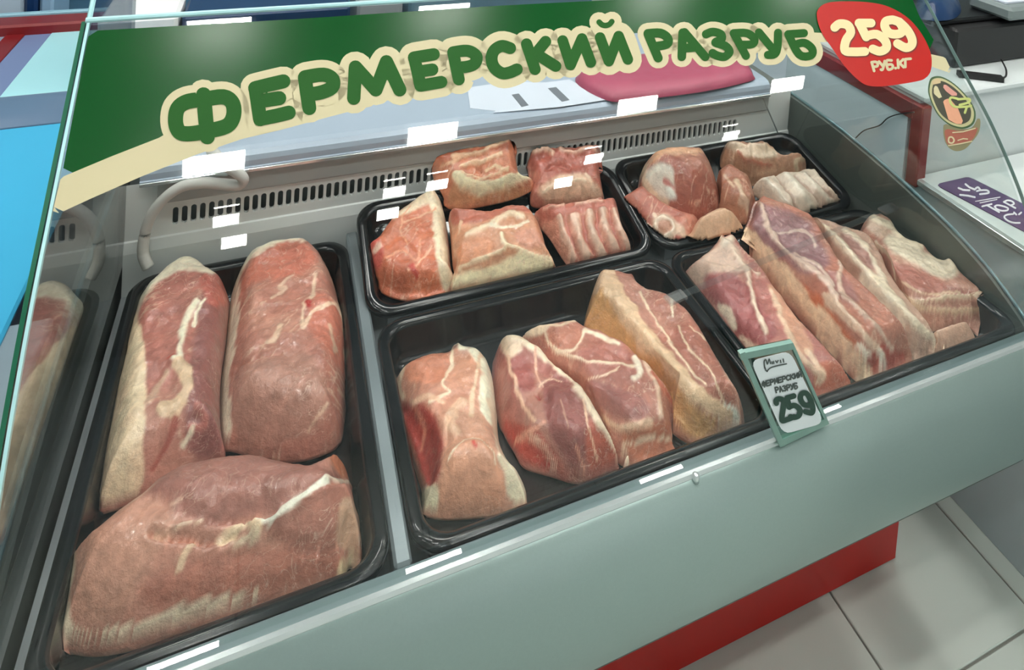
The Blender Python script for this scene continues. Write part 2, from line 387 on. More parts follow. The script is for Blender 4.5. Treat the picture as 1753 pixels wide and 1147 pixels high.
part(counter, 'glass_edge', *tube([(XL-.0025, y, z) for y, z in catmull(so[len(PROF)-1:len(PROF)+4], 6)], .003, 6), EDGE_PALE)
s_ = at(1191, 818, 2, .001)
part(counter, 'screw_stud', *tube([s_+np.array([0, 0, -.004]), s_+np.array([0, 0, .004]), s_+np.array([0, 0, .006])], [.0045, .0045, .002], 10), RAIL, True)
# ---------------------------------------------------------------- glass mapping for the prints
def glass_pts(UV, off):
    UV = np.atleast_2d(np.asarray(UV, float)); out = np.zeros((len(UV), 3)); bt = np.full(len(UV), 1e9)
    D = FWD[None]+RGT[None]*((UV[:, :1]-PPX)/FPX)-UPV[None]*((UV[:, 1:]-PPY)/FPX)
    Q = PROF+PN*off; n = len(Q)
    for i in range(n-1):
        a, b = Q[i], Q[i+1]; e = b-a
        if i == n-2: e = e*8
        det = D[:, 1]*(-e[1])+D[:, 2]*e[0]
        r0, r1 = a[0]-CAM[1], a[1]-CAM[2]
        t = (r0*(-e[1])+r1*e[0])/det; s = (D[:, 1]*r1-D[:, 2]*r0)/det
        k = (s >= -1e-6) & (s <= 1+1e-6) & (t > 0) & (t < bt); bt[k] = t[k]; out[k] = CAM+t[k, None]*D[k]
    return out
def plane_map(ax, val):
    def f(UV, off): return np.array([at(u, v, ax, val) for u, v in UV])
    return f
def disc2(c, r, n=14): return [(c[0]+r*math.cos(2*math.pi*k/n), c[1]+r*math.sin(2*math.pi*k/n)) for k in range(n)]
def strokes2d(strokes, w, smooth=True, res=6.5):
    """thick round-ended strokes as one clean 2-D mesh (union of all strokes)"""
    A = []; B = []
    for st in strokes:
        P = np.array(st, float)
        if smooth and len(P) > 3: P = catmull(P, 4)
        A += list(P[:-1]); B += list(P[1:])
    A = np.array(A); B = np.array(B); step = w/res; al = np.vstack([A, B])
    mn, mx = al.min(0)-w/2-step, al.max(0)+w/2+step; nx, ny = int((mx[0]-mn[0])/step)+2, int((mx[1]-mn[1])/step)+2
    X, Y = np.meshgrid(mn[0]+step*np.arange(nx), mn[1]+step*np.arange(ny), indexing='ij'); P = np.stack([X.ravel(), Y.ravel()], 1)
    d, near = seg_dist(P, A, B); ok = (w/2-d > .2*step).reshape(nx, ny)
    cell = ok[:-1, :-1] & ok[1:, :-1] & ok[1:, 1:] & ok[:-1, 1:]; I, J = np.nonzero(cell); ID = np.arange(nx*ny).reshape(nx, ny)
    Fc = np.stack([ID[I, J], ID[I+1, J], ID[I+1, J+1], ID[I, J+1]], 1); used = np.unique(Fc); rm = np.full(nx*ny, -1); rm[used] = np.arange(len(used)); Fc = rm[Fc]
    P = P[used]; d = d[used]; near = near[used]; E = {}
    for f in Fc.tolist():
        for a, b in ((f[0], f[1]), (f[1], f[2]), (f[2], f[3]), (f[3], f[0])):
            if (b, a) in E: del E[b, a]
            else: E[a, b] = 1
    bv = np.unique(np.array(list(E.keys())).ravel())
    P[bv] = near[bv]+(P[bv]-near[bv])/(d[bv, None]+1e-9)*w/2
    return P, Fc.tolist()
def print_part(parent, name, V2, Fc, mapper, off, m, label=None):
    return part(parent, name, mapper(np.array(V2), off), Fc, m, False, label)
def poly_part(parent, name, poly, step, mapper, off, m, label=None):
    P, Fc, d, b = polygrid(poly, step); return part(parent, name, mapper(P, off), Fc, m, False, label)
# ================================================================ BANNER ON THE GLASS
banner = thing('glass_banner', 'green and cream vinyl banner with big Cyrillic lettering stuck on the front glass', 'banner', (.5, .2, .4))
def c6(*p): return [(260+.2852*x, 100+.2852*y) for x, y in p]
def c2(*p): return [(500+.349*x, .349*y) for x, y in p]
def c7(*p): return [(740+.2168*x, 20+.2168*y) for x, y in p]
def c8(*p): return [(1080+.308*x, .308*y) for x, y in p]
LET = [
 (26, [c6((318, 245), (215, 258), (155, 300), (142, 380), (165, 440), (225, 452), (340, 435)), c6((318, 245), (430, 230), (485, 270), (490, 345), (450, 405), (340, 435)), c6((310, 218), (333, 470))], 'Ф'),
 (24, [c6((622, 180), (650, 365)), c6((620, 178), (700, 158), (790, 137)), c6((640, 258), (765, 238)), c6((652, 362), (740, 345), (822, 325))], 'Е'),
 (24, [c6((918, 115), (945, 298)), c6((920, 112), (1030, 97), (1085, 125), (1080, 175), (1010, 205), (940, 215))], 'Р'),
 (23, [c6((1212, 238), (1222, 52), (1345, 188), (1408, 20), (1488, 188))], 'М'),
 (21, [c2((600, 283), (630, 420)), c2((598, 282), (695, 266)), c2((615, 352), (688, 341)), c2((630, 420), (732, 402))], 'Е'),
 (20.5, [c7((165, 320), (210, 535)), c7((165, 320), (280, 308), (348, 350), (335, 410), (270, 435), (195, 440))], 'Р'),
 (20.5, [c7((615, 288), (550, 270), (490, 305), (468, 370), (490, 440), (550, 485), (610, 480), (668, 455))], 'С'),
 (19.5, [c7((745, 255), (812, 455)), c7((790, 365), (895, 235)), c7((840, 345), (975, 430))], 'К'),
 (18.5, [c7((1030, 228), (1092, 420), (1182, 212), (1252, 400))], 'И'),
 (18, [c7((1325, 203), (1395, 390), (1472, 192), (1545, 377)), c7((1318, 82), (1340, 102), (1368, 109), (1398, 100), (1418, 78))], 'Й'),
 (15.5, [c8((95, 188), (152, 322)), c8((95, 186), (165, 184), (205, 212), (200, 245), (135, 258))], 'Р'),
 (15, [c8((283, 315), (288, 182)), c8((298, 180), (413, 315)), c8((295, 268), (365, 262))], 'А'),
 (14.5, [c8((418, 190), (455, 177), (500, 190), (503, 220), (470, 236), (525, 255), (548, 288), (520, 315), (478, 308), (455, 295))], 'З'),
 (14, [c8((572, 185), (640, 310)), c8((572, 184), (645, 184), (685, 215), (675, 245), (612, 248))], 'Р'),
 (14, [c8((712, 180), (785, 268)), c8((818, 182), (815, 260), (800, 300), (762, 305))], 'У'),
 (14, [c8((962, 184), (875, 190)), c8((875, 190), (935, 302), (1000, 308), (1008, 272), (965, 238), (912, 248))], 'Б'),
]
green = [(153, 53), (500, 33), (849, 10), (1200, -8), (1552, -26), (1574, 28), (1610, 87), (1616, 97), (1592, 93), (1480, 75), (1400, 58), (1300, 52), (1150, 56), (1100, 56), (1068, 58), (1000, 75), (800, 118), (600, 150), (350, 190), (270, 238), (190, 270), (105, 305), (118, 235), (136, 140)]
poly_part(banner, 'green_field', green, 9, glass_pts, .0004, VGREEN)
cream = [(104, 304), (190, 268), (272, 236), (350, 190), (600, 150), (640, 146), (645, 180), (602, 190), (545, 205), (482, 222), (414, 238), (335, 265), (240, 303), (160, 338), (88, 371)]
poly_part(banner, 'cream_band', cream, 6, glass_pts, .0007, CREAM)
poly_part(banner, 'cream_band', [(1380, 55), (1420, 57), (1425, 72), (1385, 72)], 4, glass_pts, .0007, CREAM)
poly_part(banner, 'cream_band', [(1590, 92), (1618, 98), (1632, 127), (1592, 113)], 3, glass_pts, .0009, CREAM)
for w, st, ch in LET:
    big = w+(35 if w > 20 else 30 if w > 17 else 24)
    if ch == 'Й':
        print_part(banner, 'letter_outline', *strokes2d(st[:1], big), glass_pts, .0010, CREAM)
        print_part(banner, 'letter_outline', *strokes2d(st[1:], 34), glass_pts, .0011, CREAM)
    else: print_part(banner, 'letter_outline', *strokes2d(st, big*(.86 if w > 23.5 else .92)), glass_pts, .0010, CREAM)
for w, st, ch in LET:
    if ch == 'Й':
        V, Fc = merge(strokes2d(st[:1], w, False), strokes2d(st[1:], 9.5))
    else: V, Fc = strokes2d(st, w, ch in 'ФРСЗУБ')
    print_part(banner, 'letter', V, Fc, glass_pts, .0016, LGREEN)
# price badge
badge = poly_part(banner, 'price_badge', catmull(c8((1033, 90), (1050, 40), (1110, 12), (1250, 8), (1370, 20), (1450, 45), (1530, 92), (1590, 152), (1640, 230), (1670, 310), (1668, 390), (1640, 432), (1590, 452), (1430, 477), (1330, 478), (1270, 450), (1190, 370), (1120, 270), (1060, 180)), 4, True), 4, glass_pts, .0020, VRED, 'red price badge')
DIG = {'2': c8((1133, 152), (1160, 132), (1205, 140), (1222, 180), (1195, 225), (1190, 280), (1240, 288), (1300, 286)),
       '5': [c8((1335, 128), (1268, 128)), c8((1272, 132), (1308, 205)), c8((1308, 200), (1365, 190), (1412, 225), (1420, 265), (1385, 285), (1345, 272))],
       '9': [c8((1455, 110), (1418, 118), (1412, 150), (1440, 185), (1490, 188), (1512, 165), (1492, 125), (1455, 110)), c8((1492, 122), (1535, 165), (1562, 215), (1560, 250), (1528, 265), (1482, 242))]}
for k, st in DIG.items():
    st = [st] if k == '2' else st
    print_part(badge, 'digit_outline', *strokes2d([[(u+1, v+1.2) for u, v in s] for s in st], 17.5), glass_pts, .0024, mat('dark_red_print', (110, 30, 14), .5))  # dark red outline printed behind each digit
    print_part(badge, 'digit', *strokes2d(st, 15), glass_pts, .0028, mat('pale_cream_print', (222, 204, 156), .45, spec=.3))
# small stroke font in a unit box (0..1, y down) for the remaining lettering
FONT = {'Р': [[(0, 1), (0, 0)], [(0, 0), (.7, 0), (.95, .25), (.7, .52), (0, .52)]], 'У': [[(0, 0), (.48, .58)], [(.95, 0), (.45, .8), (.2, 1), (0, .95)]],
        'Б': [[(.85, 0), (0, 0), (0, 1), (.7, 1), (.95, .75), (.7, .48), (0, .48)]], '.': [[(.3, 1), (.4, 1)]], 'К': [[(0, 0), (0, 1)], [(0, .55), (.9, 0)], [(.3, .45), (.95, 1)]],
        'Г': [[(0, 1), (0, 0), (.9, 0)]], 'Ф': [[(.5, -.05), (.5, 1.05)], [(.5, .15), (.1, .25), (0, .5), (.1, .75), (.5, .82), (.9, .75), (1, .5), (.9, .25), (.5, .15)]],
        'Е': [[(.9, 0), (0, 0), (0, 1), (.9, 1)], [(0, .5), (.75, .5)]], 'М': [[(0, 1), (.1, 0), (.5, .7), (.9, 0), (1, 1)]], 'С': [[(.9, .15), (.5, 0), (.1, .2), (0, .5), (.1, .8), (.5, 1), (.9, .85)]],
        'И': [[(0, 0), (.05, 1), (.9, 0), (.95, 1)]], 'Й': [[(0, 0), (.05, 1), (.9, 0), (.95, 1)], [(.3, -.25), (.5, -.15), (.7, -.25)]], 'А': [[(0, 1), (.45, 0), (.95, 1)], [(.2, .65), (.75, .65)]],
        'З': [[(0, .1), (.45, 0), (.85, .2), (.45, .47), (.9, .72), (.5, 1), (0, .9)]], '2': [[(.05, .22), (.4, 0), (.85, .18), (.75, .5), (.1, 1), (.95, 1)]], '5': [[(.85, 0), (.15, 0), (.1, .42)], [(.1, .42), (.6, .36), (.95, .68), (.6, 1), (.05, .92)]],
        '9': [[(.9, .3), (.5, .02), (.1, .25), (.2, .5), (.6, .55), (.9, .3)], [(.9, .3), (.85, .75), (.5, 1), (.15, .95)]], 'Т': [[(0, 0), (1, 0)], [(.5, 0), (.5, 1)]], 'О': [[(.5, 0), (.05, .25), (.05, .75), (.5, 1), (.95, .75), (.95, .25), (.5, 0)]],
        'П': [[(0, 1), (0, 0), (.9, 0), (.9, 1)]], ' ': []}
def lettering(parent, name, txt, quad, w, mapper, off, m, gap=.28, widths=None):
    TL, TR, BR, BL = [np.array(q, float) for q in quad]
    ws = [(widths or {}).get(c, .4 if c in '. ' else 1.0) for c in txt]; tot = sum(ws)+gap*(len(txt)-1); x = 0
    for c, cw in zip(txt, ws):
        if FONT[c]:
            st = []
            for s in FONT[c]:
                pts = []
                for a, b in s:
                    t = (x+a*cw)/tot; pts.append(tuple((1-b)*((1-t)*TL+t*TR)+b*((1-t)*BL+t*BR)))
                st.append(pts)
            print_part(parent, name, *strokes2d(st, w, c in 'РУБФСЗ259О'), mapper, off, m)
        x += cw+gap
lettering(badge, 'small_letter', 'РУБ.КГ', c8((1338, 346), (1558, 326), (1556, 368), (1352, 394)), 4.6, glass_pts, .0028, CREAM, .25)
# stickers below the badge
def s4(*p): return [(1560+.1481*x, 110+.1481*y) for x, y in p]
ov = thing('oval_sticker', 'oval green-rimmed sticker picturing raw meat cuts on the front glass beside the red badge', 'sticker', glass_pts([(1635, 180)], .001)[0])
OVAL = catmull(s4((205, 210), (240, 150), (340, 140), (470, 205), (600, 320), (700, 450), (745, 570), (720, 690), (620, 745), (520, 735), (420, 690), (310, 590), (235, 450), (195, 320)), 4, True)
poly_part(ov, 'sticker_rim', OVAL, 2.2, glass_pts, .0008, mat('sticker_green', (58, 84, 52), .4, noise=.2))
c_ = OVAL.mean(0)
poly_part(ov, 'cream_ring', c_+(OVAL-c_)*.93, 2.2, glass_pts, .0011, mat('sticker_cream', (176, 172, 130), .4))
poly_part(ov, 'picture', c_+(OVAL-c_)*.82, 2.2, glass_pts, .0014, mat('sticker_dark', (62, 62, 50), .4, noise=.3, nscale=60))
poly_part(ov, 'meat_cut', s4((365, 420), (440, 390), (540, 510), (610, 690), (520, 690), (430, 640)), 2, glass_pts, .0018, mat('sticker_pink', (206, 150, 120), .4, noise=.3, nscale=90))
poly_part(ov, 'meat_cut', s4((350, 240), (400, 235), (560, 360), (470, 365), (400, 310)), 2, glass_pts, .0018, mat('sticker_rose', (196, 140, 128), .4))
poly_part(ov, 'fat_slice', s4((260, 250), (300, 250), (360, 390), (345, 415), (260, 340)), 2, glass_pts, .0018, CREAM)
poly_part(ov, 'fat_slice', s4((215, 215), (290, 165), (360, 180), (350, 215), (230, 240)), 2, glass_pts, .0018, mat('sticker_tan', (190, 168, 130), .4))
print_part(ov, 'script_mark', *strokes2d([s4((540, 400), (460, 385), (450, 430), (500, 490), (640, 490), (690, 480)), s4((540, 405), (665, 400), (665, 440), (560, 470)), s4((640, 500), (620, 560))], 4), glass_pts, .0022, mat('sticker_lime', (176, 186, 110), .4))
hm = thing('ham_sticker', 'small die-cut sticker of a red ham slice with a round bone, under the oval sticker', 'sticker', glass_pts([(1645, 232)], .001)[0])
poly_part(hm, 'sticker_base', catmull(s4((370, 730), (400, 690), (560, 745), (700, 730), (770, 620), (800, 660), (780, 790), (700, 900), (620, 980), (520, 1005), (430, 960), (380, 860)), 4, True), 2.2, glass_pts, .0006, mat('ham_rim', (120, 116, 86), .45, noise=.3))
poly_part(hm, 'ham_slice', catmull(s4((400, 750), (560, 770), (720, 740), (770, 690), (750, 800), (680, 890), (540, 930), (430, 930), (395, 850)), 4, True), 2.2, glass_pts, .00075, mat('ham_red', (150, 86, 70), .45, noise=.3, nscale=60))
print_part(hm, 'bone_ring', *strokes2d([s4((430, 880), (440, 845), (475, 845), (495, 880), (475, 910), (440, 905), (430, 880))], 2.6), glass_pts, .0012, CREAM)
print_part(hm, 'fat_line', *strokes2d([s4((480, 790), (600, 780), (740, 740)), s4((430, 940), (560, 920), (700, 890)), s4((540, 880), (600, 860), (650, 865))], 1.8), glass_pts, .0012, CREAM)
# ================================================================ TRAYS
def rrect(x0, x1, y0, y1, r, z, n=6):
    out = []
    for cx, cy, a0 in ((x1-r, y1-r, 0), (x0+r, y1-r, 90), (x0+r, y0+r, 180), (x1-r, y0+r, 270)):
        for k in range(n+1):
            a = math.radians(a0+90*k/n); out.append((cx+r*math.cos(a), cy+r*math.sin(a), z))
    return out
def loft(rings, cap0=True, cap1=True):
    n = len(rings[0]); V = [p for r in rings for p in r]; Fc = []
    for i in range(len(rings)-1):
        for k in range(n): Fc.append((i*n+k, i*n+(k+1) % n, (i+1)*n+(k+1) % n, (i+1)*n+k))
    if cap0: Fc.append(list(range(n))[::-1])
    if cap1: Fc.append(list(range((len(rings)-1)*n, len(rings)*n)))
    return V, Fc
TB = -.050
TRAYS = []
TA = .22
def settle(V, tr, lift=False):
    """keep flesh inside a tray: below the rim it presses against the inner wall and the floor;
    with lift the far end rests on top of the far rim instead"""
    x0, x1, y0, y1, tilt, zoff, tb = tr; V = np.array(V, float); c, s = math.cos(tilt), math.sin(tilt)
    dy, dz = V[:, 1]-y0, V[:, 2]-zoff; ly = dy*c+dz*s; lz = np.maximum(-dy*s+dz*c, tb+.0004); lx = V[:, 0]-x0; w, h = x1-x0, y1-y0
    ins = np.interp(lz, [tb, tb+.004, tb+.012, -.005, .0], [.0330, .0250, .0215, .0168, .0165])
    if lift:
        far = ly > h-ins; lz = np.where(far, np.maximum(lz, .0022+(.0 if tilt else TA)*np.maximum(ly-h-.006, 0)), lz)
    low = lz < .0012
    cx, cy = w/2, h/2; hx, hy = cx-ins, cy-ins; r = .024; px, py = lx-cx, ly-cy
    qx, qy = np.clip(px, -hx, hx), np.clip(py, -hy, hy)
    kx, ky = np.abs(qx)-(hx-r), np.abs(qy)-(hy-r); L = np.hypot(kx, ky); corner = (kx > 0) & (ky > 0) & (L > r)
    f = np.where(corner, r/np.maximum(L, 1e-9), 1); qx = np.where(corner, np.sign(qx)*(hx-r+kx*f), qx); qy = np.where(corner, np.sign(qy)*(hy-r+ky*f), qy)
    lx = np.where(low, qx+cx, lx); ly = np.where(low, qy+cy, ly)
    V[:, 0] = x0+lx; V[:, 1] = y0+ly*c-lz*s; V[:, 2] = zoff+ly*s+lz*c
    V[:, 0] = np.clip(V[:, 0], -.0225, 1.3315); V[:, 1] = np.minimum(V[:, 1], np.where(V[:, 2] < .09, .5712, .5732)); return V
def tray(x0, x1, y0, y1, label, tilt=0., zoff=0., group=None, TB=TB):
    # (inset, z, corner radius)
    prof_b = [(.026, TB-.003, .024), (.020, TB+.004, .028), (.0145, -.006, .031), (.0135, -.0035, .032)]
    prof_r = [(.0135, -.0035, .032), (.003, -.0045, .037), (.0, -.009, .039), (-.001, -.009, .039), (-.001, -.003, .039), (.0015, .0, .038), (.0065, .0008, .036), (.011, -.0002, .034), (.0145, -.0012, .032), (.0165, -.005, .031)]
    prof_i = [(.0165, -.005, .031), (.0215, TB+.012, .027), (.025, TB+.004, .024), (.033, TB, .018)]
    def rings(pr): return [rrect(x0+i, x1-i, y0+i, y1-i, r, z) for i, z, r in pr]
    def tl(V):
        V = np.array(V, float); c, s = math.cos(tilt), math.sin(tilt); dy = V[:, 1]-y0; z = V[:, 2].copy()
        V[:, 1] = y0+dy*c-z*s; V[:, 2] = dy*s+z*c+zoff; return V
    TRAYS.append((x0, x1, y0, y1, tilt, zoff, TB))
    t = thing('meat_tray', label, 'tray', ((x0+x1)/2, (y0+y1)/2, TB), group)
    V, Fc = loft(rings(prof_r), False, False); part(t, 'tray_rim', tl(V), Fc, BLACK_TRAY, True)
    V, Fc = loft(rings(prof_i)[::1], False, True); V2, F2 = loft(rings(prof_b), True, False)
    V, Fc = merge((V, Fc), (V2, F2)); part(t, 'tray_basin', tl(V), Fc, BLACK_TRAY, True)
    return t
G = 'black trays in the display counter'
tray(-.006, .3185, .0, .540, 'black tray set lengthwise beside the left side glass, holding three loins', group=G)
tray(.342, .842, .002, .332, 'black tray behind the price tag holding four leaning pork chops', group=G)
tray(.846, 1.329, .002, .332, 'black tray holding overlapping belly slabs beside the right end panel', group=G)
tray(.334, .842, .344, .562, 'black tray under the vent slots holding loin chunks and ribs', TA, .0, G, -.03)
tray(.846, 1.322, .344, .562, 'black tray by the back wall holding a round ham and pale ribs', TA, .0, G, -.03)
# ================================================================ MEAT
LEAN, PALE, DARKL, RAW, FAT, SKIN, BONE = (190, 122, 108), (205, 146, 128), (152, 92, 88), (176, 70, 58), (244, 220, 198), (244, 204, 174), (238, 228, 216)
def meat(name, label, cat, outline, zt, bot, R=.03, p=1.9, slope=(0, 0), ref=.7, base=LEAN, zones=(), lines=(), relief=.004, rs=22, step=.0018, side=None, group=None, tone=.16, warp=5.0, rng=.36, marb=.5, ang=.6, grow=4.0, lift=False):
    """one cut of meat: a solid pillow over the outline; zones and lines give the muscles, fat caps and seams"""
    zr = bot+ref*(zt-bot)
    oc = np.mean(outline, 0); c0 = at(*oc, 2, zr); nrm = np.array([-slope[0], -slope[1], 1.0])
    def unp(q, rf):
        d = ray(*q); c1 = c0+np.array([0, 0, (rf-ref)*(zt-bot)]); return CAM+d*((nrm@(c1-CAM))/(nrm@d))
    px = catmull(outline, 5, True)
    # edges that face the viewer are seen at their foot, the far edges at their shoulder
    tg = np.roll(px, -1, 0)-np.roll(px, 1, 0); nr = np.stack([tg[:, 1], -tg[:, 0]], 1); nr /= np.linalg.norm(nr, axis=1)[:, None]+1e-9
    area = np.sum(px[:, 0]*np.roll(px[:, 1], -1)-px[:, 1]*np.roll(px[:, 0], -1))
    if area < 0: nr = -nr
    rf = .47-rng*np.clip(nr[:, 1]*1.2, -1, 1)
    px = px+nr*grow*np.where(nr[:, 1] > .3, .3, 1.0)[:, None]
    for _ in range(3): rf = (np.roll(rf, 1)+rf+np.roll(rf, -1))/3
    P3 = np.array([unp(q, r_) for q, r_ in zip(px, rf)]); poly = P3[:, :2]
    P, Fc, d, bnd = polygrid(poly, step)
    seed = (sum(map(ord, label)) % 97)*3.1
    tilt = slope[0]*(P[:, 0]-c0[0])+slope[1]*(P[:, 1]-c0[1])
    t = np.clip(d/R, 0, 1); pr = 1-(1-t)**2.3
    e0 = .10
    Hh = (zt-bot)*(e0+(1-e0)*pr)
    z = bot+Hh+tilt
    nz = fbm(P[:, 0]*rs+seed, P[:, 1]*rs-seed, 4)
    z = z+relief*2.6*nz*np.clip(d/.010, 0, 1)+.0030*fbm(P[:, 0]*95+seed, P[:, 1]*95, 3)*np.clip(d/.006, 0, 1)
    C = np.tile(srgb(base), (len(P), 1))
    C *= (1+tone*2*fbm(P[:, 0]*38+seed*2, P[:, 1]*38+seed, 4))[:, None]
    ca_, sa_ = math.cos(ang), math.sin(ang); fx, fy = P[:, 0]*ca_+P[:, 1]*sa_, -P[:, 0]*sa_+P[:, 1]*ca_
    # broad paler and redder muscle patches, then branching fat veins along the grain
    big = fbm(P[:, 0]*14+seed, P[:, 1]*14+2*seed, 3); k = sstep(.02, .2, big)*.45*marb; C = C*(1-k[:, None])+srgb((222, 172, 150))*k[:, None]
    k = sstep(.04, .22, -big)*.5*marb; C = C*(1-k[:, None])+srgb((158, 78, 68))*k[:, None]
    rid = np.abs(fbm(fx*26+seed+1.5*fbm(P[:, 0]*20, P[:, 1]*20, 2), fy*60-seed, 3)); msk = sstep(-.05, .15, fbm(P[:, 0]*17-seed, P[:, 1]*17+4, 2))
    k = (1-sstep(.0, .030, rid))*msk*marb; C = C*(1-k[:, None])+srgb((236, 196, 172))*k[:, None]; z = z+.0012*k
    uv = proj(settle(np.column_stack([P, z]), CUR, lift))
    wv = uv+warp*2*np.column_stack([fbm(P[:, 0]*60+9, P[:, 1]*60+seed, 3), fbm(P[:, 0]*60-seed, P[:, 1]*60+5, 3)])
    for zn in zones:
        poly_, c, sf = zn[0], zn[1], zn[2]; dh = zn[3] if len(zn) > 3 else 0
        q = np.array(poly_, float); q = catmull(q, 4, True); ins = inside(wv, q); dd, _ = seg_dist(wv, q, np.roll(q, -1, 0))
        sd = np.where(ins, dd, -dd); k = sstep(-sf/2, sf/2, sd)
        if c is not None:
            cc = srgb(c)*(1+.10*2*fbm(P[:, 0]*50+3, P[:, 1]*50+seed, 3))[:, None]; C = C*(1-k[:, None])+cc*k[:, None]
        z = z+dh*sstep(0, 22 if len(zn) < 5 else zn[4], sd)
    for ln in lines:
        pts, w, c = ln[0], ln[1], ln[2]; dh = ln[3] if len(ln) > 3 else 0
        q = catmull(pts, 5) if len(pts) > 2 else np.array(pts, float); dd, _ = seg_dist(wv, q[:-1], q[1:])
        wl = w*(1.0+1.5*fbm(P[:, 0]*45+seed, P[:, 1]*45+7, 3)); k = 1-sstep(wl*.5-min(w*.3, 3), wl*.5+min(w*.3, 3), dd)
        if c is not None:
            cc = srgb(c)*(1+.08*2*fbm(P[:, 0]*70+1, P[:, 1]*70-seed, 3))[:, None]; C = C*(1-k[:, None])+cc*k[:, None]
        if dh: z = z+1.5*dh*np.exp(-(dd/(w*.75))**2)*np.clip(d/.004, 0, 1)
    C = np.clip(C*np.array([1.10, 1.18, 1.14]), 0, .94)
    # skirt down to the underside
    V = np.column_stack([P, z]); bv = np.unique(np.array(bnd).ravel()); loc = {b: i for i, b in enumerate(bv)}
    fl = bot+tilt[bv]
    n0 = len(V); low1 = V[bv].copy(); low1[:, 2] = fl+.3*(V[bv, 2]-fl); low2 = V[bv].copy(); cen = P.mean(0)
    low2[:, 2] = fl; low2[:, :2] += (cen-low2[:, :2])*.015
    nb = len(bv); V = np.vstack([V, low1, low2]); cs = C[bv]*1.0 if side is None else .65*C[bv]+.35*srgb(side)
    C = np.vstack([C, cs, cs])
    Fs = [list(f) for f in Fc.tolist()]
    for a, b in bnd:
        i, j = loc[a], loc[b]; Fs.append([b, a, n0+i, n0+j]); Fs.append([n0+j, n0+i, n0+nb+i, n0+nb+j])
    # underside: one fan
    V = np.vstack([V, [[cen[0], cen[1], bot+0*z.mean()+(slope[0]*(cen[0]-c0[0])+slope[1]*(cen[1]-c0[1]))]]]); C = np.vstack([C, cs[:1]])
    for a, b in bnd: Fs.append([n0+nb+loc[b], n0+nb+loc[a], len(V)-1])
    V = settle(V, CUR, lift); o = single(name, V, Fs, MEAT, label, cat, group, True)
    foot = settle(np.column_stack([poly, bot+.3*(zt-bot)+slope[0]*(poly[:, 0]-c0[0])+slope[1]*(poly[:, 1]-c0[1])]), CUR, lift)[:, :2]
    CUTS[o.name] = (o, foot, CUR, lift)
    ca = o.data.color_attributes.new('Col', 'FLOAT_COLOR', 'POINT')
    ca.data.foreach_set('color', np.column_stack([np.clip(C, 0, 1), np.ones(len(C))]).ravel())
    return o
MG = 'pork cuts in the trays'
CUTS = {}
# ---- left tray
CUR = TRAYS[0]
meat('pork_loin', 'thick pork loin with broad pale rind, beside the left side glass', 'meat',
     [(326, 428), (352, 434), (378, 456), (390, 482), (393, 530), (386, 610), (381, 700), (380, 770), (330, 800), (250, 850), (176, 862), (174, 790), (184, 705), (200, 620), (218, 545), (232, 500), (256, 470), (290, 441)],
          .020, TB, R=0.039, ref=.75, base=(180, 112, 102), group=MG, rng=.37, relief=.005, side=SKIN,
     zones=[([(326, 425), (352, 434), (378, 456), (362, 468), (330, 462), (300, 466), (268, 486), (244, 512), (228, 545), (215, 540), (240, 485), (290, 438)], FAT, 8),
            ([(222, 535), (236, 545), (244, 580), (250, 620), (250, 680), (246, 760), (240, 840), (165, 870), (170, 790), (186, 690), (205, 600)], SKIN, 7, .002),
            ([(345, 500), (395, 490), (388, 620), (382, 760), (322, 770), (322, 650), (335, 560)], (150, 92, 88), 14),
            ([(345, 470), (388, 480), (392, 520), (360, 520), (345, 495)], (180, 96, 86), 10)],
     lines=[([(338, 520), (322, 540), (312, 570), (306, 612), (296, 618)], 11, FAT, .002), ([(352, 512), (338, 535), (330, 560)], 5, FAT),
            ([(304, 628), (316, 645), (318, 672), (300, 700), (282, 704)], 24, (228, 188, 158), .004), ([(283, 640), (268, 668), (254, 690)], 10, (206, 160, 140), .002),
            ([(340, 700), (352, 722), (345, 738), (330, 738)], 14, (186, 112, 104), .004), ([(300, 720), (285, 760), (262, 800)], 10, (170, 90, 80), -.002), ([(330, 742), (312, 765)], 8, FAT), ([(286, 616), (298, 610)], 5, RAW)])
meat('pork_loin', 'smooth flat pork loin with thin white fat edge, beside the grey tray divider', 'meat',
     [(522, 402), (546, 414), (566, 446), (584, 500), (594, 540), (593, 605), (588, 690), (576, 745), (545, 775), (490, 785), (430, 775), (398, 762), (384, 735), (381, 680), (384, 620), (392, 560), (398, 500), (405, 460), (425, 426), (470, 408)],
     .024, TB, R=0.043, ref=.8, base=(180, 116, 102), group=MG, rng=.37, relief=.005,
     zones=[([(425, 450), (470, 420), (520, 415), (545, 440), (520, 470), (450, 480), (412, 500)], (198, 112, 94), 14), ([(405, 640), (520, 600), (555, 660), (540, 740), (440, 755), (395, 720)], (184, 128, 114), 20, .003),
            ([(540, 500), (590, 540), (592, 640), (560, 600), (530, 560)], (200, 116, 98), 14)],
     lines=[([(520, 404), (470, 412), (428, 430), (408, 462), (400, 505), (394, 560), (387, 620), (384, 680), (387, 735)], 20, FAT, .002),
            ([(500, 470), (480, 490), (490, 495), (465, 510)], 5, (226, 180, 158)), ([(540, 470), (535, 500), (522, 520), (520, 560), (540, 530), (575, 520), (590, 560), (593, 620)], 6, (232, 190, 166)), ([(481, 555), (470, 580), (458, 585)], 7, (228, 184, 160)),
            ([(398, 628), (440, 612), (480, 605)], 3, None, -.003), ([(528, 515), (530, 522)], 9, (176, 50, 46)), ([(565, 555), (575, 600)], 6, (226, 180, 156)), ([(530, 740), (560, 690)], 4, (224, 178, 156))])
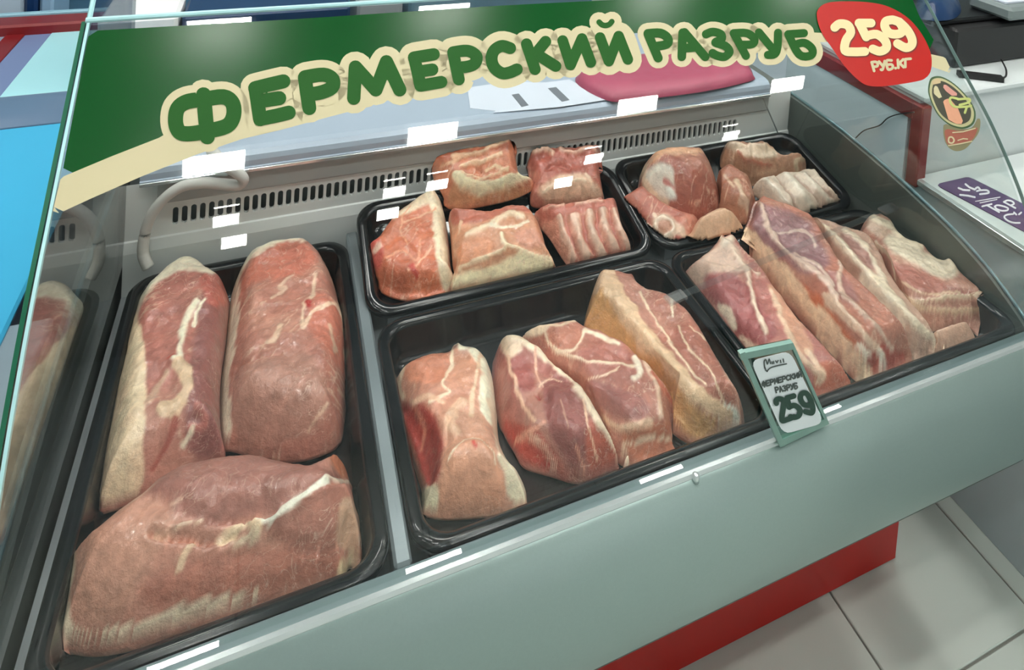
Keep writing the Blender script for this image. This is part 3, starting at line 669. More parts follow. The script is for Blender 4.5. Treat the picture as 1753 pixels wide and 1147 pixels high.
meat('pork_loin', 'large rolled pork loin lying across the tray in front of the two upright loins', 'meat',
     [(117, 906), (150, 880), (188, 850), (225, 824), (262, 793), (310, 768), (370, 755), (420, 750), (470, 752), (535, 766), (566, 748), (586, 748), (598, 770), (604, 812), (614, 828), (618, 860), (622, 890), (612, 940), (588, 962), (608, 966), (604, 984), (575, 1000), (500, 1022), (400, 1048), (300, 1078), (210, 1106), (145, 1112), (112, 1096), (102, 1060), (105, 1005), (110, 950)],
     .040, TB, R=0.050, p=2.1, ref=.72, base=(196, 132, 116), group=MG, rng=.37, relief=.005, side=(206, 150, 130),
     zones=[([(300, 790), (420, 760), (540, 785), (590, 820), (500, 880), (380, 895), (270, 870), (250, 830)], (164, 106, 96), 30, .010, 60), ([(120, 920), (250, 850), (300, 900), (260, 960), (200, 1060), (130, 1060)], (200, 140, 122), 30, .003, 40),
            ([(330, 960), (560, 930), (590, 960), (560, 1000), (400, 1040), (300, 1060), (240, 1010)], (186, 116, 100), 24, .004, 40),
            ([(455, 905), (555, 840), (612, 832), (606, 880), (570, 940), (520, 948), (475, 925)], (176, 112, 98), 8, .009, 14), ([(585, 870), (620, 870), (618, 930), (588, 945), (575, 910)], (206, 158, 134), 8, .003),
            ([(582, 750), (600, 775), (604, 815), (580, 812), (560, 770)], (196, 116, 88), 10), ([(584, 962), (612, 962), (606, 990), (580, 1000)], (230, 200, 164), 6)],
     lines=[([(118, 910), (113, 960), (109, 1020), (112, 1070), (142, 1096), (200, 1090), (280, 1064), (350, 1045), (430, 1025)], 24, (234, 206, 182), .0015), ([(430, 1030), (500, 1010)], 9, (222, 180, 160)),
            ([(440, 908), (480, 888), (520, 862), (556, 836)], 17, (234, 222, 208), .006), ([(556, 830), (612, 828)], 6, (224, 196, 178), .003), ([(262, 912), (310, 918), (350, 925), (400, 922)], 9, None, -.010), ([(360, 888), (390, 893), (440, 898), (470, 880)], 6, None, -.006),
            ([(265, 912), (300, 902), (345, 892)], 5, (222, 180, 156), .002), ([(330, 930), (315, 950), (305, 980)], 11, (228, 186, 158), .002), ([(375, 925), (400, 915), (420, 905), (440, 915)], 18, (240, 200, 168), .004), ([(400, 935), (425, 930), (440, 925)], 12, (240, 206, 178), .004),
            ([(290, 865), (310, 858)], 6, (212, 160, 142)), ([(420, 1040), (520, 1015)], 4, (232, 192, 176)), ([(520, 955), (570, 940), (578, 930)], 4, None, -.004)])
# ---- middle front tray
CUR = TRAYS[1]
meat('pork_chop', 'thick bone-in pork chop with curled white rind, standing nearest the grey tray divider', 'meat',
     [(780, 566), (800, 577), (826, 592), (841, 622), (848, 672), (852, 722), (872, 760), (894, 792), (900, 830), (897, 858), (865, 874), (830, 880), (768, 884), (738, 880), (722, 862), (728, 838), (716, 800), (703, 760), (690, 712), (678, 672), (676, 640), (686, 618), (708, 600), (738, 590), (768, 584)],
     .004, TB, R=0.040, p=1.9, ref=.72, base=(204, 142, 120), group=MG, relief=.006, side=(206, 150, 126),
     zones=[([(690, 690), (735, 700), (760, 760), (745, 830), (725, 820), (700, 750), (684, 700)], (164, 60, 52), 12, -.010), ([(700, 610), (750, 595), (775, 620), (760, 650), (710, 655), (690, 640)], (206, 128, 102), 8),  # red left side: raw flesh with some shade painted into its colour
            ([(775, 615), (810, 610), (825, 650), (800, 665), (780, 650)], (204, 140, 116), 8), ([(765, 765), (800, 748), (840, 760), (862, 810), (865, 850), (835, 876), (770, 880), (742, 862), (755, 815)], (216, 150, 124), 10, .008, 20),
            ([(866, 765), (892, 790), (902, 830), (898, 860), (870, 850), (866, 810), (852, 780)], (236, 214, 188), 7), ([(722, 840), (742, 828), (750, 850), (745, 882), (724, 870)], (240, 214, 184), 6)],
     lines=[([(776, 570), (795, 584), (820, 598), (834, 628), (841, 670), (846, 710)], 32, (242, 224, 202), .003), ([(690, 625), (682, 660), (690, 680)], 9, (236, 200, 172)), ([(770, 592), (775, 625), (758, 655), (770, 670), (735, 690)], 5, (240, 206, 180), .001), ([(825, 600), (812, 660), (806, 710)], 7, (228, 186, 158)),
            ([(790, 690), (768, 720), (780, 745)], 16, (226, 176, 150), .003), ([(838, 690), (850, 750), (868, 800)], 7, (238, 206, 180)), ([(705, 690), (730, 680), (760, 690)], 8, (224, 172, 146)), ([(808, 768), (814, 776)], 7, (206, 70, 56)), ([(768, 790), (800, 752), (840, 768), (848, 800)], 3, (238, 204, 180)), ([(712, 700), (728, 720), (722, 760)], 6, (206, 120, 100)), ([(770, 715), (765, 760)], 5, None, -.003)])
meat('pork_chop', 'dark marbled pork chop with thin white rind, second from the grey tray divider', 'meat',
     [(852, 584), (866, 571), (890, 573), (922, 592), (962, 626), (1002, 666), (1042, 730), (1076, 784), (1076, 796), (1040, 804), (992, 822), (950, 812), (905, 796), (884, 762), (864, 722), (852, 665), (848, 612)],
     .006, TB, R=0.028, p=1.9, ref=.78, base=(164, 94, 86), group=MG, relief=.006, side=(176, 90, 78),
     zones=[([(880, 600), (905, 620), (915, 660), (890, 670), (872, 640)], (160, 84, 78), 8), ([(930, 660), (965, 650), (1000, 700), (1010, 760), (985, 800), (950, 760), (932, 710)], (150, 84, 80), 10, .004), ([(860, 720), (920, 740), (960, 790), (985, 820), (950, 812), (900, 790), (870, 750)], (176, 60, 50), 12, -.008),
            ([(1010, 720), (1060, 780), (1040, 800), (1005, 790)], (186, 92, 76), 10), ([(856, 590), (885, 580), (895, 600), (870, 612)], (232, 196, 172), 8)],
     lines=[([(856, 580), (872, 576), (900, 584), (935, 610), (965, 640), (1000, 676), (1038, 738), (1072, 790)], 17, (240, 208, 184), .003), ([(870, 610), (880, 650), (895, 690), (915, 720)], 6, (228, 176, 152)), ([(918, 600), (920, 640), (930, 660)], 4, (226, 170, 148)), ([(1000, 690), (1010, 740), (1025, 790)], 3, (232, 180, 154)),
            ([(900, 740), (930, 760), (955, 800)], 5, (232, 180, 160), .002), ([(922, 660), (940, 650), (962, 660)], 4, (228, 180, 156)), ([(918, 672), (922, 676)], 7, (140, 56, 50), -.004), ([(885, 745), (915, 735), (930, 725)], 7, (222, 150, 130)), ([(960, 690), (972, 740)], 2.5, (196, 140, 124)), ([(985, 770), (1000, 800)], 4, (220, 150, 128))])
meat('pork_chop', 'broad pork neck chop webbed with white fat, third from the grey tray divider', 'meat',
     [(882, 558), (900, 548), (950, 545), (986, 543), (1012, 556), (1060, 576), (1100, 610), (1130, 642), (1156, 680), (1150, 716), (1175, 738), (1192, 755), (1180, 770), (1130, 784), (1085, 798), (1040, 770), (985, 705), (940, 650), (905, 608), (880, 575)],
     .008, TB, R=0.031, p=1.9, ref=.8, base=(178, 112, 98), group=MG, relief=.007, side=(200, 138, 112),
     zones=[([(925, 570), (980, 552), (1000, 575), (980, 600), (940, 595)], (190, 120, 102), 6), ([(990, 600), (1050, 590), (1090, 620), (1080, 660), (1010, 640)], (172, 104, 94), 8), ([(1010, 650), (1080, 670), (1110, 690), (1100, 718), (1050, 710), (1000, 670)], (160, 96, 90), 8, .004), ([(1075, 735), (1150, 722), (1190, 755), (1130, 782), (1088, 790), (1065, 755)], (198, 116, 92), 10, -.008), ([(884, 552), (910, 548), (940, 556), (925, 575), (890, 575)], (238, 206, 180), 6)],
     lines=[([(900, 560), (940, 558), (985, 550)], 6, (236, 200, 174)), ([(932, 570), (940, 590), (970, 602), (990, 590), (1000, 565)], 5, (240, 206, 182), .001), ([(950, 600), (1000, 618), (1050, 622), (1090, 630)], 5, (238, 204, 180), .001), ([(1000, 565), (1040, 580), (1060, 590)], 7, (236, 204, 182)), ([(1088, 612), (1095, 640), (1085, 650)], 8, (240, 214, 196), .002), ([(1105, 620), (1125, 670), (1132, 715)], 8, (232, 188, 166), .002), ([(1005, 650), (1040, 640), (1060, 630)], 3, (232, 190, 168)), ([(1030, 715), (1060, 735), (1110, 725)], 10, (228, 182, 156), .002), ([(1085, 790), (1070, 760), (1120, 740), (1185, 745)], 5, (236, 196, 170)), ([(1115, 640), (1150, 690)], 6, (196, 110, 92))])
meat('pork_chop', 'long pork chop with thick yellowish rind leaning across the tray beside the price tag', 'meat',
     [(1014, 492), (1024, 468), (1048, 460), (1086, 470), (1102, 490), (1142, 502), (1176, 530), (1202, 562), (1232, 612), (1260, 660), (1273, 690), (1270, 715), (1264, 735), (1240, 740), (1185, 754), (1138, 715), (1085, 645), (1040, 598), (1004, 560), (1006, 525)],
     .014, TB, R=0.028, p=1.9, ref=.85, base=(172, 108, 94), group=MG, relief=.005, side=(206, 152, 104),
     zones=[([(1010, 515), (1030, 495), (1060, 520), (1100, 575), (1140, 640), (1190, 700), (1240, 738), (1190, 750), (1140, 700), (1080, 620), (1005, 560)], (214, 158, 108), 10, -.012), ([(1050, 470), (1090, 478), (1110, 520), (1130, 560), (1100, 555), (1070, 510)], (186, 126, 112), 10), ([(1150, 560), (1190, 560), (1230, 620), (1262, 680), (1240, 700), (1195, 650), (1160, 600)], (166, 100, 86), 10, .004), ([(1225, 695), (1262, 705), (1266, 735), (1238, 736)], (244, 232, 220), 6, .002)],
     lines=[([(1026, 472), (1046, 500), (1080, 545), (1120, 600), (1160, 645), (1200, 685), (1245, 720)], 30, (226, 184, 152), .004), ([(1095, 500), (1120, 545), (1150, 590), (1180, 635), (1205, 660)], 5, (236, 200, 174), .001), ([(1130, 500), (1150, 508), (1152, 540)], 4, (236, 206, 184)), ([(1160, 560), (1180, 600), (1215, 640), (1240, 690)], 3, (232, 196, 168)), ([(1016, 500), (1030, 475), (1050, 466)], 10, (230, 190, 160)), ([(1180, 560), (1210, 580)], 3, (230, 190, 165))])
# ---- rear middle tray (raised at the back)
CUR = TRAYS[3]
AS = math.tan(TA)
meat('pork_chop', 'orange-red pork chop with pale rind, at the divider end of the rear tray', 'meat',
     [(626, 420), (650, 394), (676, 362), (700, 345), (722, 331), (744, 326), (757, 350), (766, 400), (771, 450), (777, 470), (772, 492), (740, 508), (690, 508), (655, 494), (632, 455)],
     .034, -.006, R=0.028, p=1.9, slope=(0, AS), ref=.8, base=(206, 112, 82), group=MG, rng=.3, relief=.006, side=(190, 96, 74),
     zones=[([(622, 420), (645, 405), (655, 430), (650, 460), (632, 455)], (200, 90, 78), 8), ([(700, 345), (740, 326), (755, 340), (735, 350), (690, 368), (672, 372)], (238, 206, 176), 8), ([(640, 470), (700, 462), (768, 470), (772, 500), (700, 512), (650, 498)], None, 10, -.012)],
     lines=[([(738, 332), (748, 360), (756, 410), (762, 460), (768, 480)], 21, (240, 212, 184), .003), ([(690, 380), (720, 372), (745, 360)], 3, (232, 168, 136)), ([(660, 440), (690, 430), (715, 445), (720, 410)], 4, (230, 150, 120)), ([(700, 460), (715, 450), (740, 425)], 4, (238, 170, 140)), ([(640, 430), (650, 420)], 7, (238, 190, 170)), ([(705, 455), (715, 468)], 8, (190, 60, 44)), ([(700, 350), (685, 390), (700, 420)], 2.5, (232, 160, 128))])
meat('pork_loin', 'tall loin chunk with a thick cream fat crescent, against the vent slots', 'meat',
     [(745, 260), (775, 247), (820, 240), (862, 231), (877, 230), (880, 255), (888, 292), (908, 294), (914, 303), (906, 322), (870, 338), (800, 352), (770, 350), (762, 330), (748, 298)],
    .088, .048, R=0.025, p=1.9, slope=(0, .95), ref=.85, base=(206, 124, 94), group=MG, rng=.3, relief=.007, side=(196, 120, 90),
     zones=[([(775, 318), (800, 312), (850, 326), (906, 318), (906, 328), (870, 342), (800, 354), (768, 352)], (206, 140, 104), 6, -.006), ([(750, 262), (870, 235), (878, 255), (820, 262), (760, 275)], (196, 106, 78), 8)],
     lines=[([(782, 306), (810, 322), (850, 322), (885, 308), (908, 298)], 18, (244, 218, 184), .006), ([(790, 300), (830, 308), (870, 290)], 5, (236, 190, 156), .002), ([(775, 270), (810, 265), (850, 250), (870, 240)], 6, (238, 188, 154), .002), ([(790, 285), (830, 275), (860, 265)], 6, (240, 192, 158), .002), ([(755, 285), (790, 270)], 5, (236, 180, 146)), ([(815, 285), (822, 292)], 6, None, -.004), ([(835, 292), (850, 285), (868, 295)], 5, (238, 196, 160)), ([(770, 258), (840, 245)], 5, (236, 176, 142))])
meat('pork_loin', 'loin chunk with wavy cream fat layer, in front of the tall chunk', 'meat',
     [(769, 356), (830, 353), (880, 346), (906, 352), (926, 386), (936, 420), (950, 442), (958, 454), (956, 464), (948, 470), (938, 466), (880, 474), (800, 490), (780, 494), (776, 470), (772, 410)],
     .038, -.006, R=0.025, p=1.9, slope=(0, AS+.1), ref=.82, base=(208, 142, 112), group=MG, rng=.3, relief=.006, side=(226, 182, 150),
     zones=[([(770, 356), (900, 348), (905, 362), (850, 372), (775, 385)], (186, 104, 86), 8, -.006), ([(785, 425), (830, 405), (850, 420), (820, 440), (786, 455)], (208, 134, 100), 8), ([(880, 400), (915, 390), (928, 415), (900, 425)], (206, 138, 116), 8), ([(780, 470), (850, 452), (900, 432), (950, 452), (930, 466), (860, 478), (780, 494)], (240, 212, 178), 8, .002), ([(950, 448), (972, 455), (968, 478), (954, 480)], (186, 120, 92), 6)],
     lines=[([(800, 405), (840, 385), (870, 368), (895, 372)], 10, (240, 204, 176), .003), ([(860, 400), (865, 420), (890, 430), (940, 448)], 7, (240, 210, 180), .003), ([(785, 460), (830, 440), (870, 425)], 5, (238, 204, 172), .002), ([(840, 388), (885, 385), (905, 378)], 5, (240, 214, 190)), ([(790, 375), (786, 400)], 4, (230, 180, 150))])
meat('pork_ribs', 'square rib chunk with knobbly top, upper of the two beside the tall loin chunk', 'meat',
     [(906, 258), (928, 252), (960, 250), (1000, 252), (1025, 250), (1023, 280), (1028, 310), (1028, 338), (990, 345), (945, 350), (915, 346), (912, 310), (904, 285)],
 .064, .026, R=0.022, p=1.9, slope=(0, .5), ref=.85, base=(186, 108, 92), group=MG, rng=.3, relief=.008, rs=34, side=(166, 90, 76),
     zones=[([(925, 318), (960, 300), (1000, 300), (1022, 318), (1025, 338), (940, 346)], (226, 180, 154), 10, .004), ([(910, 262), (1020, 256), (1020, 290), (920, 296)], (180, 96, 82), 8)],
     lines=[([(912, 262), (930, 258), (945, 264)], 7, (226, 178, 156), .004), ([(960, 258), (980, 262), (1000, 256), (1018, 260)], 7, (222, 170, 150), .004), ([(930, 330), (960, 315), (1000, 312)], 6, (242, 206, 180), .002), ([(1005, 300), (1020, 330)], 5, (236, 196, 172)), ([(935, 290), (950, 282), (975, 290)], 4, None, -.003)])
meat('pork_ribs', 'rack of five pale rib ends beside the wavy fat chunk', 'meat',
     [(912, 358), (935, 350), (975, 346), (1020, 340), (1050, 337), (1058, 362), (1066, 392), (1080, 420), (1083, 430), (1062, 440), (1020, 450), (986, 458), (968, 440), (945, 405), (924, 380)],
     .032, -.006, R=0.020, p=1.9, slope=(0, AS+.1), ref=.85, base=(206, 142, 124), group=MG, rng=.3, relief=.004, rs=40, side=(190, 110, 92),
     zones=[([(912, 356), (1050, 337), (1056, 356), (990, 366), (930, 378)], (182, 104, 90), 6, .004)],
     lines=[([(958, 376), (966, 410), (985, 450)], 10, (226, 184, 166), .006), ([(982, 372), (990, 405), (1008, 446)], 10, (226, 184, 166), .006), ([(1007, 368), (1014, 400), (1032, 440)], 10, (226, 186, 168), .006), ([(1031, 364), (1038, 395), (1056, 434)], 10, (226, 186, 168), .006), ([(1050, 362), (1060, 395), (1074, 424)], 8, (224, 182, 164), .005),
            ([(970, 374), (978, 408), (996, 446)], 5, (176, 100, 88), -.003), ([(995, 370), (1002, 402), (1020, 442)], 5, (176, 100, 88), -.003), ([(1020, 366), (1026, 398), (1044, 436)], 5, (176, 100, 88), -.003), ([(1042, 362), (1050, 394), (1064, 428)], 4, (176, 100, 88), -.003), ([(930, 360), (965, 352)], 4, (220, 166, 146), .003), ([(985, 352), (1030, 345)], 4, (222, 168, 148), .003), ([(985, 455), (1030, 446), (1078, 430)], 4, (206, 90, 80))])
# ---- rear right tray
CUR = TRAYS[4]
meat('pork_shank', 'boned shank end showing a round bone ring, in the corner of the right rear tray', 'meat',
     [(1060, 342), (1076, 324), (1100, 316), (1130, 340), (1165, 356), (1190, 364), (1197, 382), (1190, 410), (1170, 424), (1142, 422), (1116, 405), (1088, 374)],
     .030, -.006, R=0.031, p=1.9, slope=(0, AS), ref=.82, base=(176, 102, 86), group=MG, rng=.26, relief=.005, side=(150, 84, 70),
     zones=[([(1118, 375), (1145, 368), (1165, 385), (1182, 405), (1165, 424), (1140, 420), (1118, 400)], (216, 178, 158), 8, .002), ([(1168, 368), (1196, 372), (1192, 400), (1175, 400)], (196, 124, 106), 8, .004)],
     lines=[([(1124, 378), (1138, 374), (1150, 384), (1148, 402), (1134, 410), (1122, 400), (1120, 386), (1124, 378)], 5, (230, 204, 186), .003), ([(1134, 390), (1138, 394)], 20, (176, 120, 98)), ([(1158, 412), (1166, 416)], 12, (186, 96, 88)), ([(1120, 368), (1126, 380)], 5, (228, 196, 176))])
meat('pork_skin', 'smooth pale pork skin piece wedged beside the shank end', 'meat',
     [(1192, 372), (1224, 352), (1252, 360), (1272, 384), (1256, 404), (1206, 416), (1188, 408)], .040, -.006, R=0.031, slope=(0, AS), ref=.8, base=(206, 160, 132), group=MG, rng=.26, relief=.003, tone=.08, side=(190, 140, 110))
meat('pork_knuckle', 'brownish trimmed knuckle between the round ham and pale ribs', 'meat',
     [(1222, 300), (1238, 284), (1262, 290), (1285, 308), (1296, 345), (1310, 380), (1275, 392), (1240, 365), (1226, 335)], .050, -.006, R=0.031, slope=(0, AS), ref=.82, base=(170, 112, 90), group=MG, rng=.26, relief=.006, side=(150, 92, 76),
     lines=[([(1262, 312), (1272, 335), (1285, 365)], 9, (214, 178, 152), .002), ([(1270, 345), (1280, 352)], 12, (176, 136, 116), .002), ([(1240, 300), (1255, 320)], 5, (200, 160, 136))])
meat('ham', 'round rolled ham with white fat cap, topmost in the right rear tray', 'meat',
     [(1100, 282), (1106, 262), (1130, 252), (1180, 250), (1206, 256), (1221, 275), (1229, 302), (1230, 332), (1222, 350), (1196, 364), (1165, 361), (1130, 348), (1110, 330), (1098, 306)],
     .085, -.0, R=0.055, p=2.0, slope=(0, .1), ref=.72, base=(164, 94, 80), group=MG, rng=.26, relief=.003, side=(206, 160, 136),
     zones=[([(1116, 285), (1140, 280), (1152, 296), (1155, 330), (1140, 348), (1112, 328), (1104, 305)], (226, 208, 196), 8, .003), ([(1104, 270), (1130, 254), (1180, 252), (1206, 258), (1190, 264), (1140, 266), (1112, 282)], (214, 160, 130), 8)],
     lines=[([(1103, 285), (1102, 305), (1115, 332), (1140, 348)], 10, (226, 190, 164), .002), ([(1138, 312), (1150, 322)], 10, (196, 120, 112), -.002), ([(1146, 328), (1150, 338)], 12, (240, 232, 224), .002), ([(1180, 348), (1195, 344)], 4, (212, 150, 128)), ([(1115, 300), (1130, 290)], 6, (240, 226, 214))])  # the palest short stroke is a highlight painted on the fat cap
meat('pork_ribs', 'rib rack with ragged bone ends, against the back wall by the end panel', 'meat',
     [(1240, 246), (1256, 243), (1280, 248), (1300, 244), (1322, 252), (1336, 264), (1365, 265), (1379, 274), (1372, 298), (1335, 304), (1288, 312), (1262, 294), (1240, 278)], .050, .0, R=0.022, slope=(0, .4), ref=.85, base=(172, 122, 98), group=MG, rng=.26, relief=.007, rs=40, side=(150, 100, 80),
     zones=[([(1246, 248), (1320, 252), (1330, 268), (1300, 270), (1262, 262)], (206, 176, 154), 6)],
     lines=[([(1262, 262), (1285, 278), (1320, 285)], 6, (180, 106, 86), .002), ([(1375, 275), (1362, 280), (1366, 296)], 6, (206, 176, 150), .004), ([(1250, 250), (1275, 252)], 6, (216, 186, 166), .004), ([(1285, 250), (1310, 250)], 6, (212, 182, 162), .004), ([(1290, 300), (1340, 290)], 6, (196, 150, 124))])
meat('pork_ribs', 'flat pale rib sheet in front of the ragged rib rack', 'meat',
     [(1290, 314), (1330, 299), (1362, 297), (1392, 294), (1420, 324), (1446, 336), (1422, 356), (1366, 376), (1344, 370), (1312, 342)], .036, -.006, R=0.019, slope=(0, AS+.05), ref=.88, base=(204, 180, 164), group=MG, rng=.26, relief=.003, rs=40, tone=.08, side=(150, 130, 110),
     lines=[([(1330, 302), (1352, 330), (1372, 368)], 4, (160, 130, 116), -.003), ([(1362, 300), (1390, 330), (1405, 352)], 4, (160, 128, 114), -.003), ([(1386, 298), (1415, 328), (1432, 345)], 4, (160, 126, 112), -.003), ([(1310, 312), (1335, 340), (1358, 368)], 9, (218, 200, 186), .004), ([(1346, 302), (1372, 330), (1392, 358)], 9, (218, 200, 186), .004), ([(1376, 300), (1402, 328), (1420, 350)], 8, (216, 196, 182), .004)])
# ---- right front tray
CUR = TRAYS[2]
meat('pork_belly', 'belly slab with a hanging white sinew, leaning on the black rim behind the price tag', 'meat',
     [(1172, 463), (1205, 434), (1235, 410), (1254, 408), (1274, 432), (1305, 462), (1350, 526), (1396, 580), (1440, 622), (1480, 652), (1446, 668), (1400, 680), (1345, 662), (1298, 634), (1262, 588), (1226, 540), (1198, 495)],
     -.002, TB, R=0.025, p=1.9, slope=(0, .05), ref=.85, base=(176, 106, 100), group=MG, rng=.32, grow=6.0, relief=.005, side=(170, 92, 80),
     zones=[([(1176, 464), (1236, 412), (1256, 420), (1280, 455), (1250, 470), (1200, 490)], (214, 176, 160), 12), ([(1205, 480), (1260, 470), (1300, 520), (1330, 570), (1300, 590), (1250, 560)], (160, 88, 88), 10, -.002), ([(1315, 490), (1345, 510), (1390, 590), (1370, 610), (1340, 560)], (206, 146, 124), 8), ([(1400, 620), (1440, 622), (1475, 650), (1400, 670)], (190, 104, 84), 8), ([(1228, 520), (1250, 525), (1262, 560), (1250, 560)], (226, 196, 176), 6)],
     lines=[([(1236, 415), (1262, 440), (1280, 470), (1290, 520), (1312, 568)], 8, (228, 196, 178), .004), ([(1215, 455), (1260, 462), (1300, 470)], 5, (224, 186, 168), .002), ([(1320, 500), (1345, 560), (1370, 610), (1400, 640)], 9, (226, 184, 160), .002), ([(1270, 580), (1290, 600), (1330, 600)], 10, (222, 184, 164), .001), ([(1380, 600), (1410, 640), (1400, 655)], 8, (232, 190, 164)), ([(1240, 420), (1250, 412)], 14, (232, 206, 190), .003)])
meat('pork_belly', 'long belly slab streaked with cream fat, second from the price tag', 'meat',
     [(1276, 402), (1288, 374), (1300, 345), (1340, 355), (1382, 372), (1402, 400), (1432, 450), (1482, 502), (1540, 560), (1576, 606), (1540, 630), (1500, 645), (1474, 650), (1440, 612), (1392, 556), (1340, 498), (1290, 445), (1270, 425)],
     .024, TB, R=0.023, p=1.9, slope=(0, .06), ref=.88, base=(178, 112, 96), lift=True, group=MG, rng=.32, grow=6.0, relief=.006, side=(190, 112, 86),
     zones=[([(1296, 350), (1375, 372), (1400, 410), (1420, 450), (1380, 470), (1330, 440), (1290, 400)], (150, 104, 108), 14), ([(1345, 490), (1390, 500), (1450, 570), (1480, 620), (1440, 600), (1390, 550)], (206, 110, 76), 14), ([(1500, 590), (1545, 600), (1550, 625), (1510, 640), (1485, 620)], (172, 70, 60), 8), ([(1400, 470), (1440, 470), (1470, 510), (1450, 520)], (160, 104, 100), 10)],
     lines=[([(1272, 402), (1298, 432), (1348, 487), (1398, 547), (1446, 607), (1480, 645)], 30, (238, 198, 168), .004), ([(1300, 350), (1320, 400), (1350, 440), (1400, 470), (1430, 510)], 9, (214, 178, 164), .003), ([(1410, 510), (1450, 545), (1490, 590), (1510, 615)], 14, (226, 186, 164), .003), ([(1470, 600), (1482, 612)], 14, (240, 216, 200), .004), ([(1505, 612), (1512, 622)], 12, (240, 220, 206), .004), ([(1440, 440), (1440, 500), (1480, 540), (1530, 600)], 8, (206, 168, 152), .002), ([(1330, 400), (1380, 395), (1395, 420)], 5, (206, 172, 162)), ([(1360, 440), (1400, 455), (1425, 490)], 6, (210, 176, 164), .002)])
meat('pork_belly', 'pale belly slab with a broad white membrane, third from the price tag', 'meat',
     [(1376, 380), (1388, 376), (1440, 392), (1482, 408), (1506, 440), (1526, 480), (1552, 515), (1588, 555), (1622, 592), (1600, 604), (1560, 614), (1512, 572), (1460, 510), (1414, 456), (1385, 410)],
     .012, TB, R=0.022, p=1.9, slope=(0, .06), ref=.88, base=(186, 144, 128), group=MG, rng=.32, grow=6.0, relief=.005, side=(206, 168, 144),
     zones=[([(1470, 470), (1500, 480), (1540, 530), (1550, 560), (1520, 545), (1480, 510)], (216, 192, 174), 8, .002), ([(1440, 400), (1475, 415), (1500, 455), (1480, 470), (1450, 430)], (166, 116, 108), 8)],
     lines=[([(1392, 384), (1430, 410), (1470, 455), (1520, 505), (1570, 560), (1612, 592)], 12, (230, 204, 182), .005), ([(1445, 396), (1480, 420), (1500, 455), (1515, 485)], 8, (222, 196, 176), .003), ([(1430, 440), (1480, 490), (1540, 555)], 5, None, -.003)])
meat('pork_belly', 'thick belly slab with layered fat edge, next to the right end panel', 'meat',
     [(1474, 388), (1484, 374), (1502, 370), (1526, 386), (1546, 410), (1582, 426), (1610, 450), (1631, 440), (1640, 465), (1684, 490), (1716, 510), (1724, 538), (1704, 554), (1650, 554), (1600, 562), (1562, 556), (1526, 520), (1502, 486), (1494, 450), (1472, 420)],
     .010, TB, R=0.028, p=1.9, slope=(0, .05), ref=.82, base=(182, 128, 114), group=MG, rng=.32, grow=6.0, relief=.005, side=(206, 174, 148),
     zones=[([(1520, 400), (1580, 428), (1630, 445), (1640, 470), (1610, 475), (1560, 450), (1520, 425)], (212, 190, 170), 10, .003), ([(1520, 450), (1560, 455), (1620, 485), (1670, 505), (1600, 510), (1550, 490)], (170, 106, 96), 10), ([(1485, 376), (1520, 385), (1515, 405), (1490, 400)], (196, 160, 142), 8), ([(1680, 500), (1704, 512), (1704, 540), (1685, 545), (1675, 520)], (220, 190, 160), 8)],
     lines=[([(1490, 372), (1524, 388), (1546, 412), (1575, 425)], 11, (226, 202, 180), .003), ([(1530, 500), (1570, 520), (1630, 510), (1690, 510)], 6, (220, 188, 162), .003), ([(1560, 530), (1620, 535), (1695, 532)], 8, (214, 180, 152), .003), ([(1545, 485), (1590, 505), (1640, 500)], 4, (218, 176, 150)), ([(1626, 444), (1636, 466)], 9, (224, 200, 178), .005), ([(1500, 415), (1520, 450), (1522, 480)], 7, (218, 192, 172), .002)])
meat('pork_trimming', 'small pinkish trimming tucked under the thick belly slab', 'meat',
     [(1588, 570), (1640, 546), (1668, 560), (1676, 576), (1645, 594), (1606, 602)], -.006, TB, R=0.025, ref=.7, base=(206, 160, 140), group=MG, rng=.32, grow=6.0, relief=.004)
# ---- neighbouring cuts press against each other instead of passing through
def press(a, b):
    o, _, tr, lift = CUTS[a]; poly = CUTS[b][1]; n = len(o.data.vertices); co = np.zeros(n*3); o.data.vertices.foreach_get('co', co)
    off = np.array(o.location); V = co.reshape(-1, 3)+off; k = inside(V[:, :2], poly)
    if k.any():
        _, near = seg_dist(V[k][:, :2], poly, np.roll(poly, -1, 0)); V[k, :2] = near; V = settle(V, tr, lift)
        o.data.vertices.foreach_set('co', (V-off).ravel()); o.data.update()
        f = CUTS[a][1]; kk = inside(f, poly)
        if kk.any(): f[kk] = seg_dist(f[kk], poly, np.roll(poly, -1, 0))[1]
for a_, b_ in (('pork_loin', 'pork_loin.001'), ('pork_loin', 'pork_loin.002'), ('pork_loin.001', 'pork_loin.002'), ('pork_chop', 'pork_chop.001'), ('pork_chop.002', 'pork_chop.001'), ('pork_chop.003', 'pork_chop.002'),
               ('pork_loin.004', 'pork_chop.004'), ('pork_ribs', 'pork_loin.003'), ('pork_ribs.001', 'pork_loin.004'), ('pork_belly', 'pork_belly.001'), ('pork_belly.002', 'pork_belly.001'), ('pork_belly.003', 'pork_belly.002'),
               ('pork_trimming', 'pork_belly.003'), ('pork_trimming', 'pork_belly.002'), ('pork_shank', 'ham'), ('pork_knuckle', 'ham'), ('pork_knuckle', 'pork_belly.001'), ('pork_ribs.003', 'pork_belly.001'), ('pork_knuckle', 'pork_ribs.003'),
               ('pork_knuckle', 'pork_ribs.002'), ('pork_ribs.003', 'pork_ribs.002'), ('pork_skin', 'pork_belly.001'), ('pork_skin', 'pork_belly'), ('pork_skin', 'pork_shank'), ('pork_skin', 'pork_knuckle'), ('pork_skin', 'ham')):
    press(a_, b_)
